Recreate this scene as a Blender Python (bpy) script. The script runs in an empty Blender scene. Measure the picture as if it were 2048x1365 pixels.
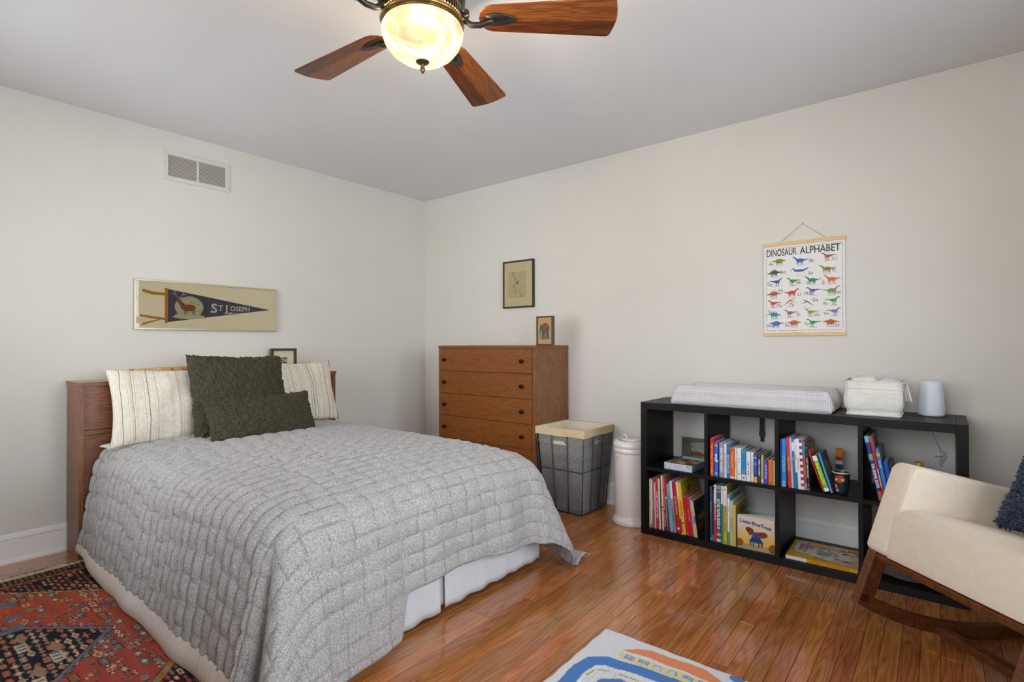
import bpy, bmesh, math, random
import numpy as np
from mathutils import Vector, Matrix, noise
random.seed(7); np.random.seed(7)
S = bpy.context.scene
COL = S.collection
R = math.radians

def srgb(h, k=1.0):
    h = h.lstrip('#')
    out = []
    for i in (0, 2, 4):
        c = int(h[i:i+2], 16) / 255
        out.append((c / 12.92 if c <= .04045 else ((c + .055) / 1.055) ** 2.4) * k)
    return (*out, 1.0)

# ------------------------------------------------------------------ camera
YAW, PITCH, ROLL = R(38.931), R(.3674), R(-.123)
v = Vector((-math.sin(YAW) * math.cos(PITCH), math.cos(YAW) * math.cos(PITCH), math.sin(PITCH)))
rt = Vector((math.cos(YAW), math.sin(YAW), 0)); up = rt.cross(v)
r2 = rt * math.cos(ROLL) + up * math.sin(ROLL); u2 = -rt * math.sin(ROLL) + up * math.cos(ROLL)
cam = bpy.data.cameras.new('camera'); cam_o = bpy.data.objects.new('camera', cam); COL.objects.link(cam_o)
m = Matrix((r2, u2, -v)).transposed().to_4x4(); m.translation = Vector((3.723, -3.327, 1.113))
cam_o.matrix_world = m
cam.sensor_width = 36; cam.lens = 1061.64 / 2048 * 36; cam.clip_start = .02
S.camera = cam_o

# ------------------------------------------------------------------ view, world, lights
S.view_settings.view_transform = 'Standard'; S.view_settings.look = 'None'
S.view_settings.gamma = 1; S.view_settings.use_curve_mapping = False
S.view_settings.exposure = 0.50
S.cycles.max_bounces = 8; S.cycles.diffuse_bounces = 6; S.cycles.glossy_bounces = 4
S.cycles.transparent_max_bounces = 12; S.cycles.sample_clamp_indirect = 6
S.cycles.caustics_reflective = False; S.cycles.caustics_refractive = False
W = bpy.data.worlds.new('sky'); S.world = W; W.use_nodes = True
wn = W.node_tree.nodes; wl = W.node_tree.links
bg = wn['Background']
sky = wn.new('ShaderNodeTexSky'); sky.sky_type = 'NISHITA'; sky.sun_disc = False
sky.sun_elevation = R(48); sky.sun_rotation = R(200)
mixc = wn.new('ShaderNodeMixRGB'); mixc.inputs[0].default_value = .55
mixc.inputs[2].default_value = (.9, .93, 1, 1)
scl = wn.new('ShaderNodeVectorMath'); scl.operation = 'SCALE'; scl.inputs['Scale'].default_value = .12
wl.new(sky.outputs[0], scl.inputs[0]); wl.new(scl.outputs[0], mixc.inputs[1]); wl.new(mixc.outputs[0], bg.inputs[0])
bg.inputs[1].default_value = 2.2
def area(name, loc, rot, sx, sy, power, color):
    l = bpy.data.lights.new(name, 'AREA'); l.shape = 'RECTANGLE'; l.size = sx; l.size_y = sy
    l.energy = power; l.color = color
    o = bpy.data.objects.new(name, l); COL.objects.link(o); o.location = loc; o.rotation_euler = rot; return o
XD, YC, H = 4.9, -3.78, 2.44
# daylight entering at the windows (right-hand wall, and the wall behind the camera)
area('window_daylight', (XD + .34, -1.45, 1.5), (0, R(90), 0), 1.5, 1.6, 52, (.80, .90, 1.0))
area('window_daylight', (XD + .34, -2.98, 1.5), (0, R(90), 0), 1.5, 1.4, 98, (.80, .90, 1.0))
area('window_daylight', (1.0, YC - .34, 1.52), (R(90), 0, 0), 1.5, 1.5, 46, (.92, .96, 1.0))
area('window_daylight', (3.3, YC - .34, 1.52), (R(90), 0, 0), 2.0, 1.6, 42, (.88, .94, 1.0))  # light of the added window, lifts the back wall and ceiling

# ------------------------------------------------------------------ helpers
WORLD = {}
def tag(o, label=None, cat=None, group=None, kind=None):
    if label: o['label'] = label
    if cat: o['category'] = cat
    if group: o['group'] = group
    if kind: o['kind'] = kind
    return o
def thing(name, label, cat, loc=(0, 0, 0), group=None, rot=None):
    o = bpy.data.objects.new(name, None); COL.objects.link(o); o.empty_display_size = .05
    o.location = loc
    if rot: o.rotation_euler = rot
    WORLD[o.name] = Vector(loc)
    return tag(o, label, cat, group)
class MB:
    """collects shapes, links them as one mesh object"""
    def __init__(s): s.v = []; s.f = []; s.mi = []; s.cur = 0; s.sm = []; s.smooth = False
    def add(s, vs, fs, M=None):
        b = len(s.v)
        if M is not None: vs = [M @ Vector(p) for p in vs]
        s.v += [tuple(p) for p in vs]
        for f in fs: s.f.append(tuple(i + b for i in f)); s.mi.append(s.cur); s.sm.append(s.smooth)
        return s
    def mat(s, i): s.cur = i; return s
    def box(s, x0, x1, y0, y1, z0, z1, M=None):
        vs = [(x, y, z) for x in (x0, x1) for y in (y0, y1) for z in (z0, z1)]
        return s.add(vs, [(0, 1, 3, 2), (4, 6, 7, 5), (0, 4, 5, 1), (2, 3, 7, 6), (0, 2, 6, 4), (1, 5, 7, 3)], M)
    def prism(s, pts, y0, y1, M=None, axis='y'):
        """polygon pts (a,b) extruded from y0 to y1; axis y: (a,Y,b); z: (a,b,Z); x: (X,a,b)"""
        n = len(pts)
        mk = {'y': lambda a, b, t: (a, t, b), 'z': lambda a, b, t: (a, b, t), 'x': lambda a, b, t: (t, a, b)}[axis]
        vs = [mk(a, b, y0) for a, b in pts] + [mk(a, b, y1) for a, b in pts]
        fs = [tuple(range(n - 1, -1, -1)), tuple(range(n, 2 * n))] + [(i, (i + 1) % n, (i + 1) % n + n, i + n) for i in range(n)]
        return s.add(vs, fs, M)
    def poly(s, pts3, M=None): return s.add(pts3, [tuple(range(len(pts3)))], M)
    def lathe(s, prof, c=(0, 0, 0), seg=32, M=None, cap0=False, cap1=False):
        vs = []; fs = []
        for (r, z) in prof:
            for k in range(seg):
                a = 2 * math.pi * k / seg; vs.append((c[0] + r * math.cos(a), c[1] + r * math.sin(a), c[2] + z))
        for i in range(len(prof) - 1):
            for k in range(seg):
                k2 = (k + 1) % seg
                fs.append((i * seg + k, i * seg + k2, (i + 1) * seg + k2, (i + 1) * seg + k))
        if cap0: fs.append(tuple(range(seg - 1, -1, -1)))
        if cap1: fs.append(tuple((len(prof) - 1) * seg + k for k in range(seg)))
        return s.add(vs, fs, M)
    def tube(s, path, r, seg=8, closed=False, M=None):
        P = [Vector(p) for p in path]; n = len(P); rr = r if isinstance(r, (list, tuple)) else [r] * n
        vs = []; fs = []; prevN = None
        for i in range(n):
            if closed: t = P[(i + 1) % n] - P[i - 1]
            else: t = P[min(i + 1, n - 1)] - P[max(i - 1, 0)]
            t.normalize()
            if prevN is None:
                N = t.orthogonal().normalized()
            else:
                N = (prevN - t * prevN.dot(t)).normalized()
            prevN = N; B = t.cross(N)
            for k in range(seg):
                a = 2 * math.pi * k / seg; vs.append(P[i] + (N * math.cos(a) + B * math.sin(a)) * rr[i])
        rng = n if closed else n - 1
        for i in range(rng):
            j = (i + 1) % n
            for k in range(seg):
                k2 = (k + 1) % seg; fs.append((i * seg + k, i * seg + k2, j * seg + k2, j * seg + k))
        if not closed: fs += [tuple(range(seg - 1, -1, -1)), tuple((n - 1) * seg + k for k in range(seg))]
        return s.add(vs, fs, M)
    def grid(s, fn, nu, nv, M=None, flip=False):
        vs = [fn(i / nu, j / nv) for j in range(nv + 1) for i in range(nu + 1)]
        fs = []
        for j in range(nv):
            for i in range(nu):
                a = j * (nu + 1) + i; q = (a, a + 1, a + nu + 2, a + nu + 1)
                fs.append(q[::-1] if flip else q)
        return s.add(vs, fs, M)
    def text(s, txt, size, M, bold=0.0, align='CENTER', ext=0.0, squeeze=1.0, shear=0.0, width=None):
        cu = bpy.data.curves.new('t', 'FONT'); cu.body = txt; cu.size = size; cu.offset = bold * size
        cu.align_x = align; cu.align_y = 'CENTER'; cu.resolution_u = 5 if size > .03 else 3; cu.extrude = ext; cu.shear = shear
        o = bpy.data.objects.new('t', cu); COL.objects.link(o)
        dg = bpy.context.evaluated_depsgraph_get(); dg.update()
        me = bpy.data.meshes.new_from_object(o.evaluated_get(dg))
        if width: xs_ = [p.co.x for p in me.vertices]; squeeze = width / (max(xs_) - min(xs_))
        s.add([(p.co.x * squeeze, p.co.y, p.co.z) for p in me.vertices], [tuple(q.vertices) for q in me.polygons], M)
        bpy.data.objects.remove(o); bpy.data.curves.remove(cu); bpy.data.meshes.remove(me)
        return s
    def mesh(s, name, mats):
        me = bpy.data.meshes.new(name); me.from_pydata(s.v, [], s.f)
        for mm in (mats if isinstance(mats, (list, tuple)) else [mats]): me.materials.append(mm)
        me.polygons.foreach_set('material_index', s.mi)
        me.polygons.foreach_set('use_smooth', s.sm)
        me.update(); return me
    def build(s, name, mats, parent=None, bevel=0, seg=2, local=False, smooth=None, fix=True):
        if smooth is not None: s.sm = [smooth] * len(s.f)
        me = s.mesh(name, mats)
        if fix:
            bm = bmesh.new(); bm.from_mesh(me); bmesh.ops.recalc_face_normals(bm, faces=bm.faces); bm.to_mesh(me); bm.free()
        return link(name, me, parent, bevel, seg, local)
def link(name, me, parent=None, bevel=0, seg=2, local=False):
    o = bpy.data.objects.new(name, me); COL.objects.link(o)
    if parent is not None:
        o.parent = parent
        if not local: o.location = -WORLD.get(parent.name, Vector((0, 0, 0)))
    WORLD[o.name] = Vector((0, 0, 0))
    if bevel:
        b = o.modifiers.new('bevel', 'BEVEL'); b.width = bevel; b.segments = seg; b.limit_method = 'ANGLE'; b.angle_limit = R(40)
        b.harden_normals = False
    return o

# ------------------------------------------------------------------ materials
_mc = {}
def base_mat(name, rough=.5, spec=.5, metal=0):
    mt = bpy.data.materials.new(name); mt.use_nodes = True
    nt = mt.node_tree; b = nt.nodes['Principled BSDF']
    b.inputs['Roughness'].default_value = rough; b.inputs['Metallic'].default_value = metal
    b.inputs['Specular IOR Level'].default_value = spec
    return mt, nt, b
def nd(nt, t, **kw):
    n = nt.nodes.new(t)
    for k, val in kw.items():
        if k in n.inputs: n.inputs[k].default_value = val
        else: setattr(n, k, val)
    return n
def coords(nt, scale=(1, 1, 1), rnd=False, rot=(0, 0, 0)):
    tc = nd(nt, 'ShaderNodeTexCoord'); mp = nd(nt, 'ShaderNodeMapping'); mp.inputs['Scale'].default_value = scale; mp.inputs['Rotation'].default_value = rot
    src = tc.outputs['Object']
    if rnd:
        oi = nd(nt, 'ShaderNodeObjectInfo'); ml = nd(nt, 'ShaderNodeVectorMath', operation='SCALE'); ml.inputs[0].default_value = (37, 61, 17)
        nt.links.new(oi.outputs['Random'], ml.inputs['Scale'])
        ad = nd(nt, 'ShaderNodeVectorMath', operation='ADD'); nt.links.new(src, ad.inputs[0]); nt.links.new(ml.outputs[0], ad.inputs[1]); src = ad.outputs[0]
    nt.links.new(src, mp.inputs[0]); return mp.outputs[0]
def ramp(nt, fac, stops):
    cr = nd(nt, 'ShaderNodeValToRGB'); e = cr.color_ramp.elements
    while len(e) < len(stops): e.new(.5)
    for i, (p, c) in enumerate(stops): e[i].position = p; e[i].color = c
    nt.links.new(fac, cr.inputs[0]); return cr.outputs[0]
def bump(nt, b, h, strength=.3, dist=.002):
    bp = nd(nt, 'ShaderNodeBump'); bp.inputs['Strength'].default_value = strength; bp.inputs['Distance'].default_value = dist
    nt.links.new(h, bp.inputs['Height']); nt.links.new(bp.outputs[0], b.inputs['Normal'])
def plain(name, hexc, rough=.5, var=.06, scale=30, bmp=0.0, bscale=200, spec=.5, metal=0, sheen=0, k=1.0):
    """flat colour with slight noise variation and fine relief"""
    key = (name, hexc, rough, k)
    if key in _mc: return _mc[key]
    mt, nt, b = base_mat(name, rough, spec, metal)
    c = srgb(hexc, k)
    n = nd(nt, 'ShaderNodeTexNoise'); n.inputs['Scale'].default_value = scale; n.inputs['Detail'].default_value = 3
    nt.links.new(coords(nt), n.inputs['Vector'])
    lo = tuple(x * (1 - var) for x in c[:3]) + (1,); hi = tuple(min(1, x * (1 + var)) for x in c[:3]) + (1,)
    nt.links.new(ramp(nt, n.outputs['Fac'], [(.3, lo), (.7, hi)]), b.inputs['Base Color'])
    if bmp:
        n2 = nd(nt, 'ShaderNodeTexNoise'); n2.inputs['Scale'].default_value = bscale; n2.inputs['Detail'].default_value = 2
        nt.links.new(coords(nt), n2.inputs['Vector']); bump(nt, b, n2.outputs['Fac'], bmp, .001)
    if sheen: b.inputs['Sheen Weight'].default_value = sheen
    _mc[key] = mt; return mt
def wood(name, dark, mid, light, scale=(1, 1, 1), rough=.4, rnd=False, ring=6., coat=0, bmp=.05, rot=(0, 0, 0), var=0):
    mt, nt, b = base_mat(name, rough)
    cv = coords(nt, scale, rnd, rot)
    n1 = nd(nt, 'ShaderNodeTexNoise'); n1.inputs['Scale'].default_value = ring; n1.inputs['Detail'].default_value = 5; n1.inputs['Distortion'].default_value = .6
    n2 = nd(nt, 'ShaderNodeTexNoise'); n2.inputs['Scale'].default_value = ring * 9; n2.inputs['Detail'].default_value = 3
    nt.links.new(cv, n1.inputs['Vector']); nt.links.new(cv, n2.inputs['Vector'])
    w = nd(nt, 'ShaderNodeMath', operation='MULTIPLY'); w.inputs[1].default_value = 7; nt.links.new(n1.outputs['Fac'], w.inputs[0])
    fr = nd(nt, 'ShaderNodeMath', operation='PINGPONG'); fr.inputs[1].default_value = .5; nt.links.new(w.outputs[0], fr.inputs[0])
    mx = nd(nt, 'ShaderNodeMath', operation='MULTIPLY_ADD'); mx.inputs[1].default_value = 1.1; nt.links.new(fr.outputs[0], mx.inputs[0])
    m2 = nd(nt, 'ShaderNodeMath', operation='MULTIPLY'); m2.inputs[1].default_value = .5; nt.links.new(n2.outputs['Fac'], m2.inputs[0]); nt.links.new(m2.outputs[0], mx.inputs[2])
    colr = ramp(nt, mx.outputs[0], [(.1, srgb(dark)), (.42, srgb(mid)), (.85, srgb(light))])
    if var:
        oi = nd(nt, 'ShaderNodeObjectInfo'); hs = nd(nt, 'ShaderNodeHueSaturation')
        mr = nd(nt, 'ShaderNodeMapRange'); mr.inputs[3].default_value = 1 - var; mr.inputs[4].default_value = 1 + var
        nt.links.new(oi.outputs['Random'], mr.inputs[0]); nt.links.new(mr.outputs[0], hs.inputs['Value'])
        wn_ = nd(nt, 'ShaderNodeTexWhiteNoise', noise_dimensions='1D'); nt.links.new(oi.outputs['Random'], wn_.inputs['W'])
        mr2 = nd(nt, 'ShaderNodeMapRange'); mr2.inputs[3].default_value = .488; mr2.inputs[4].default_value = .512
        nt.links.new(wn_.outputs['Value'], mr2.inputs[0]); nt.links.new(mr2.outputs[0], hs.inputs['Hue'])
        nt.links.new(colr, hs.inputs['Color']); colr = hs.outputs[0]
    nt.links.new(colr, b.inputs['Base Color'])
    if bmp: bump(nt, b, n2.outputs['Fac'], bmp, .001)
    if name.startswith('black'): b.inputs['Specular IOR Level'].default_value = .2
    if coat: b.inputs['Coat Weight'].default_value = coat; b.inputs['Coat Roughness'].default_value = .08
    return mt
def vcol(name, rough=.9, var=.25, scale=500, bmp=.4, sheen=0):
    mt, nt, b = base_mat(name, rough, .2)
    a = nd(nt, 'ShaderNodeVertexColor'); a.layer_name = 'Col'
    n = nd(nt, 'ShaderNodeTexNoise'); n.inputs['Scale'].default_value = scale; n.inputs['Detail'].default_value = 2
    nt.links.new(coords(nt), n.inputs['Vector'])
    mr = nd(nt, 'ShaderNodeMapRange'); mr.inputs[1].default_value = .3; mr.inputs[2].default_value = .7; mr.inputs[3].default_value = 1 - var; mr.inputs[4].default_value = 1 + var * .4
    nt.links.new(n.outputs['Fac'], mr.inputs[0])
    sc = nd(nt, 'ShaderNodeVectorMath', operation='SCALE'); nt.links.new(a.outputs[0], sc.inputs[0]); nt.links.new(mr.outputs[0], sc.inputs['Scale'])
    nt.links.new(sc.outputs[0], b.inputs['Base Color'])
    if bmp: bump(nt, b, n.outputs['Fac'], bmp, .002)
    if sheen: b.inputs['Sheen Weight'].default_value = sheen
    return mt
def glass_mat():
    mt = bpy.data.materials.new('picture_glass'); mt.use_nodes = True; nt = mt.node_tree
    nt.nodes.remove(nt.nodes['Principled BSDF']); out = nt.nodes['Material Output']
    t = nd(nt, 'ShaderNodeBsdfTransparent'); g = nd(nt, 'ShaderNodeBsdfGlossy'); g.inputs['Roughness'].default_value = .02
    f = nd(nt, 'ShaderNodeFresnel'); f.inputs[0].default_value = 1.5; mx = nd(nt, 'ShaderNodeMixShader')
    n = nd(nt, 'ShaderNodeTexNoise'); n.inputs['Scale'].default_value = 3; bp = nd(nt, 'ShaderNodeBump'); bp.inputs['Strength'].default_value = .02
    nt.links.new(n.outputs['Fac'], bp.inputs['Height']); nt.links.new(bp.outputs[0], g.inputs['Normal'])
    nt.links.new(f.outputs[0], mx.inputs[0]); nt.links.new(t.outputs[0], mx.inputs[1]); nt.links.new(g.outputs[0], mx.inputs[2]); nt.links.new(mx.outputs[0], out.inputs[0])
    return mt
GLASS = glass_mat()
WALL = plain('wall_paint', 'd2cdc4', .85, .015, 3, .08, 260, spec=.25)
CEIL = plain('ceiling_paint', 'dededf', .9, .01, 3, .05, 200, spec=.2)
TRIM = plain('white_trim_paint', 'e6e3df', .35, .01, 5, 0, spec=.4)
BLACK = wood('black_brown_wood', '080707', '0f0d0d', '151212', (30, 30, 2), .42, ring=4, bmp=.08)
BLACKH = wood('black_brown_wood_flat', '080707', '0f0d0d', '151212', (2, 30, 30), .42, ring=4, bmp=.08)
WAL_H = wood('walnut_horizontal', '603618', '784519', '854e20', (1.2, 1.2, 12), .33, ring=3, bmp=.04)
WAL_V = wood('walnut_vertical', '57351f', '734828', '8a5a36', (10, 10, 1.1), .38, ring=3, bmp=.04)
WAL_Y = wood('walnut_headboard', '5c3520', '75462b', '8a583a', (12, 1.1, 12), .4, ring=3, bmp=.04)
ROCK = wood('rocker_wood', '42210f', '5a3016', '6f4020', (3, 3, 3), .35, ring=5, bmp=.03)

# ------------------------------------------------------------------ room shell
def struct(name, mb, mt, parent=None, bevel=0): 
    o = mb.build(name, mt, parent, bevel=bevel)
    if parent is None: o['kind'] = 'structure'
    return o
# floor: dark subfloor with single strip planks laid along y
floor = struct('floor', MB().box(-.1, XD + .1, YC - .1, .1, -.05, -.0165), plain('subfloor', '2a160c', .9))
def oak():
    mt, nt, b = base_mat('oak_plank', .22, .5)
    cv = coords(nt, (24, 1.6, 24), True); cf = coords(nt, (260, 7, 260), True)
    n1 = nd(nt, 'ShaderNodeTexNoise'); n1.inputs['Scale'].default_value = 1.0; n1.inputs['Detail'].default_value = 1.5; n1.inputs['Roughness'].default_value = .35; nt.links.new(cv, n1.inputs['Vector'])
    m_ = nd(nt, 'ShaderNodeMath', operation='MULTIPLY'); m_.inputs[1].default_value = 9; nt.links.new(n1.outputs['Fac'], m_.inputs[0])
    pg = nd(nt, 'ShaderNodeMath', operation='PINGPONG'); pg.inputs[1].default_value = .5; nt.links.new(m_.outputs[0], pg.inputs[0])
    n2 = nd(nt, 'ShaderNodeTexNoise'); n2.inputs['Scale'].default_value = 1.0; n2.inputs['Detail'].default_value = 3; nt.links.new(cf, n2.inputs['Vector'])
    n3 = nd(nt, 'ShaderNodeTexNoise'); n3.inputs['Scale'].default_value = .4; n3.inputs['Detail'].default_value = 2; nt.links.new(cv, n3.inputs['Vector'])
    a1 = nd(nt, 'ShaderNodeMath', operation='MULTIPLY_ADD'); a1.inputs[1].default_value = .55; nt.links.new(n2.outputs['Fac'], a1.inputs[0]); nt.links.new(pg.outputs[0], a1.inputs[2])
    a2 = nd(nt, 'ShaderNodeMath', operation='MULTIPLY_ADD'); a2.inputs[1].default_value = .5; nt.links.new(n3.outputs['Fac'], a2.inputs[0]); nt.links.new(a1.outputs[0], a2.inputs[2])
    c_ = ramp(nt, a2.outputs[0], [(.38, srgb('80492a')), (.55, srgb('a0622f')), (.78, srgb('ae6f38')), (.98, srgb('ba7c46'))])
    oi = nd(nt, 'ShaderNodeObjectInfo'); hs = nd(nt, 'ShaderNodeHueSaturation'); mr = nd(nt, 'ShaderNodeMapRange'); mr.inputs[3].default_value = .78; mr.inputs[4].default_value = 1.14
    nt.links.new(oi.outputs['Random'], mr.inputs[0]); nt.links.new(mr.outputs[0], hs.inputs['Value'])
    w_ = nd(nt, 'ShaderNodeTexWhiteNoise', noise_dimensions='1D'); nt.links.new(oi.outputs['Random'], w_.inputs['W'])
    m2 = nd(nt, 'ShaderNodeMapRange'); m2.inputs[3].default_value = .489; m2.inputs[4].default_value = .503; nt.links.new(w_.outputs['Value'], m2.inputs[0]); nt.links.new(m2.outputs[0], hs.inputs['Hue'])
    nt.links.new(c_, hs.inputs['Color']); nt.links.new(hs.outputs[0], b.inputs['Base Color']); bump(nt, b, n2.outputs['Fac'], .04, .001)
    b.inputs['Coat Weight'].default_value = .7; b.inputs['Coat Roughness'].default_value = .07; return mt
OAK = oak()
PW = .057
lens = [.34, .46, .6, .78, .98, 1.2]
pm = {}
def plank_mesh(L):
    if L not in pm:
        g = .0005; mb = MB(); b = .0009
        x0, x1, y0, y1 = g, PW - g, g, L - g
        vs = [(x0, y0, -.016), (x1, y0, -.016), (x1, y1, -.016), (x0, y1, -.016),
              (x0, y0, -b), (x1, y0, -b), (x1, y1, -b), (x0, y1, -b),
              (x0 + b, y0 + b, 0), (x1 - b, y0 + b, 0), (x1 - b, y1 - b, 0), (x0 + b, y1 - b, 0)]
        fs = [(0, 1, 5, 4), (1, 2, 6, 5), (2, 3, 7, 6), (3, 0, 4, 7), (4, 5, 9, 8), (5, 6, 10, 9), (6, 7, 11, 10), (7, 4, 8, 11), (8, 9, 10, 11)]
        me = bpy.data.meshes.new('plank'); me.from_pydata(vs, [], fs); me.materials.append(OAK); me.update(); pm[L] = me
    return pm[L]
rp = random.Random(11)
planks = []
x = 0.012
while x < XD:
    y = YC - rp.random() * .9
    while y < 0.0:
        L = rp.choice(lens)
        planks.append((x, y, L)); y += L
    x += PW
def seen(p):
    x, y, L = p; cx, cy = x + PW / 2, y + L / 2
    best = 0
    for yy in (y + .02, cy, y + L - .02):
        if yy > 0 or yy < YC: continue
        if .3 < cx < 2.08 and -2.5 < yy < -1.12: continue     # under the bed
        if cx < 1.9 and yy > -1.1: continue                     # behind the bed
        if .34 < cx < 1.9 and yy < -2.62: continue              # under the patterned rug
        if cx > 2.76 and yy < -1.55: continue                   # under the play rug
        d = Vector((cx - 3.723, yy + 3.327, 0)); dep = d.dot(Vector((-.6284, .7779, 0))); lat = d.dot(Vector((.7779, .6284, 0)))
        if dep < .5: continue
        u = 1024 + 1061 * lat / dep; w = 689 + 1061 * 1.113 / dep
        if -60 < u < 2110 and w < 1460: best = max(best, 1 / dep)
    return best
sc_ = sorted(planks, key=lambda p: -seen(p))
vis = [p for p in sc_ if seen(p) > 0][:300]; vs_ = set(vis)
rest = MB()
for p in planks:
    x, y, L = p
    y1 = min(y + L, 0.0); y0 = max(y, YC)
    if y1 - y0 < .03: continue
    if p in vs_ and y + L <= .0001 and y >= YC:
        o = bpy.data.objects.new('plank', plank_mesh(L)); COL.objects.link(o); o.parent = floor; o.location = (x, y, 0)
    elif p in vs_:
        MB().box(x + .0005, x + PW - .0005, y0 + .0005, y1 - .0005, -.016, 0).build('plank', OAK, floor, bevel=.0008, seg=1)
    else:
        rest.box(x + .0005, min(x + PW, XD) - .0005, y0 + .0005, y1 - .0005, -.016, 0)
rs = rest.build('far_planks', OAK, floor); rs['kind'] = 'stuff'
struct('ceiling', MB().box(-.1, XD + .1, YC - .1, .1, H, H + .1), CEIL)
struct('wall_left', MB().box(-.1, 0, YC - .1, .1, -.05, H), WALL)
struct('wall_back', MB().box(0, XD, 0, .1, -.05, H), WALL)
def holed(name, axis, pos, thick, a0, a1, *wins):
    mb = MB(); rects = []; p0 = a0
    for (ha0, ha1, hz0, hz1) in wins: rects += [(p0, ha0, -.05, H), (ha0, ha1, -.05, hz0), (ha0, ha1, hz1, H)]; p0 = ha1
    rects.append((p0, a1, -.05, H))
    for (p, q, z0, z1) in rects:
        if axis == 'x': mb.box(pos, pos + thick, p, q, z0, z1)
        else: mb.box(p, q, pos, pos + thick, z0, z1)
    return struct(name, mb, WALL)
W1 = (-2.1, -.8, .85, 2.08); W2 = (.35, 1.65, .85, 2.15); W3 = (-3.55, -2.45, .85, 2.08); W_ADDED = (2.4, 4.2, .85, 2.15)  # last opening is an added, unseen window that evens out the light
holed('wall_right', 'x', XD, .14, YC - .1, .1, W3, W1)
holed('wall_front', 'y', YC - .14, .14, 0, XD, W2, W_ADDED)
def window(name, axis, pos, a0, a1, z0, z1):
    def B(mb, p, q, n0, n1, za, zb):
        return mb.box(n0, n1, p, q, za, zb) if axis == 'x' else mb.box(p, q, n0, n1, za, zb)
    s = 1 if axis == 'x' else -1
    n = lambda a, b: (min(pos + s * a, pos + s * b), max(pos + s * a, pos + s * b))
    fr = MB()
    for (p, q, za, zb) in ((a0 - .08, a0, z0 - .08, z1 + .08), (a1, a1 + .08, z0 - .08, z1 + .08), (a0, a1, z1, z1 + .08)): B(fr, p, q, *n(-.02, 0), za, zb)
    w = fr.build(name, TRIM); w['kind'] = 'structure'
    B(MB(), a0 - .1, a1 + .1, *n(-.05, .0), z0 - .035, z0).build('sill', TRIM, w)
    for (za, zb, off) in ((z0, (z0 + z1) / 2, .05), ((z0 + z1) / 2, z1, .085)):
        sh = MB(); t = .045
        B(sh, a0, a1, *n(off, off + .03), za, za + t); B(sh, a0, a1, *n(off, off + .03), zb - t, zb)
        B(sh, a0, a0 + t, *n(off, off + .03), za, zb); B(sh, a1 - t, a1, *n(off, off + .03), za, zb)
        for k in (1, 2):
            c = a0 + (a1 - a0) * k / 3; B(sh, c - .01, c + .01, *n(off + .005, off + .025), za, zb)
        c = (za + zb) / 2; B(sh, a0, a1, *n(off + .005, off + .025), c - .01, c + .01)
        so = sh.build('sash', TRIM, w)
        B(MB(), a0 + .03, a1 - .03, *n(off + .013, off + .016), za + .03, zb - .03).build('pane', GLASS, so)
    return w
window('window_1', 'x', XD, *W1); window('window_2', 'y', YC, *W2); window('window_3', 'x', XD, *W3); window('added_window', 'y', YC, *W_ADDED)
# baseboards (profile with cap bead and shoe)
prof = [(0, 0), (.028, 0), (.027, .012), (.02, .019), (.016, .02), (.016, .112), (.0145, .114), (.019, .119), (.0195, .127), (.012, .1315), (.0115, .138), (.007, .145), (0, .147)]
struct('baseboard_left', MB().add([(a, YC, b) for a, b in prof] + [(a, 0, b) for a, b in prof], [tuple(range(13)), tuple(range(25, 12, -1))] + [(i, (i + 1) % 13, (i + 1) % 13 + 13, i + 13) for i in range(13)]), TRIM)
struct('baseboard_back', MB().prism([(-a, b) for a, b in prof], 0.03, XD, axis='x'), TRIM)
struct('baseboard_right', MB().add([(XD - a, YC, b) for a, b in prof] + [(XD - a, 0, b) for a, b in prof], [tuple(range(13)), tuple(range(25, 12, -1))] + [(i, (i + 1) % 13, (i + 1) % 13 + 13, i + 13) for i in range(13)]), TRIM)
struct('baseboard_front', MB().prism([(YC + a, b) for a, b in prof], 0, XD, axis='x'), TRIM)

# ------------------------------------------------------------------ return air grille
g = thing('air_grille', 'white metal return air grille high on the left wall', 'vent', (0, -1.942, 2.233))
VM = plain('grille_enamel', 'cbc7be', .45, .01)
y0, y1, z0, z1 = -2.137, -1.747, 2.139, 2.326
mb = MB(); my = (y0 + y1) / 2
a, b_ = y0 + .026, y1 - .026; c, d = z0 + .026, z1 - .03
mb.box(0, .008, y0, y1, z0, c).box(0, .008, y0, y1, d, z1).box(0, .008, y0, a, c, d).box(0, .008, b_, y1, c, d).box(0, .007, my - .007, my + .007, c, d)
mb.build('frame', VM, g, bevel=.002)
MB().box(.0004, .001, a, b_, c, d).build('backing', plain('grille_shadow', '8a837a', .8), g)
sl = MB(); n_s = 15
slm = plain('grille_slat', 'd6cfc6', .5, .02)
for (p, q) in ((a, my - .007), (my + .007, b_)):
    for k in range(n_s):
        zc = c + (d - c) * (k + .5) / n_s
        Mx = Matrix.Translation((.0045, 0, zc)) @ Matrix.Rotation(R(38), 4, 'Y')
        MB().box(-.0042, .0042, p, q, -.0006, .0006, Mx).build('slat', slm, g)
for yy in (y0 + .008, y1 - .008):
    MB().lathe([(0, .002), (.003, .0015), (.004, 0)], seg=10, M=Matrix.Translation((.008, yy, 2.235)) @ Matrix.Rotation(R(90), 4, 'Y')).build('screw', plain('screw_steel', 'aaa69e', .4), g)

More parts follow.
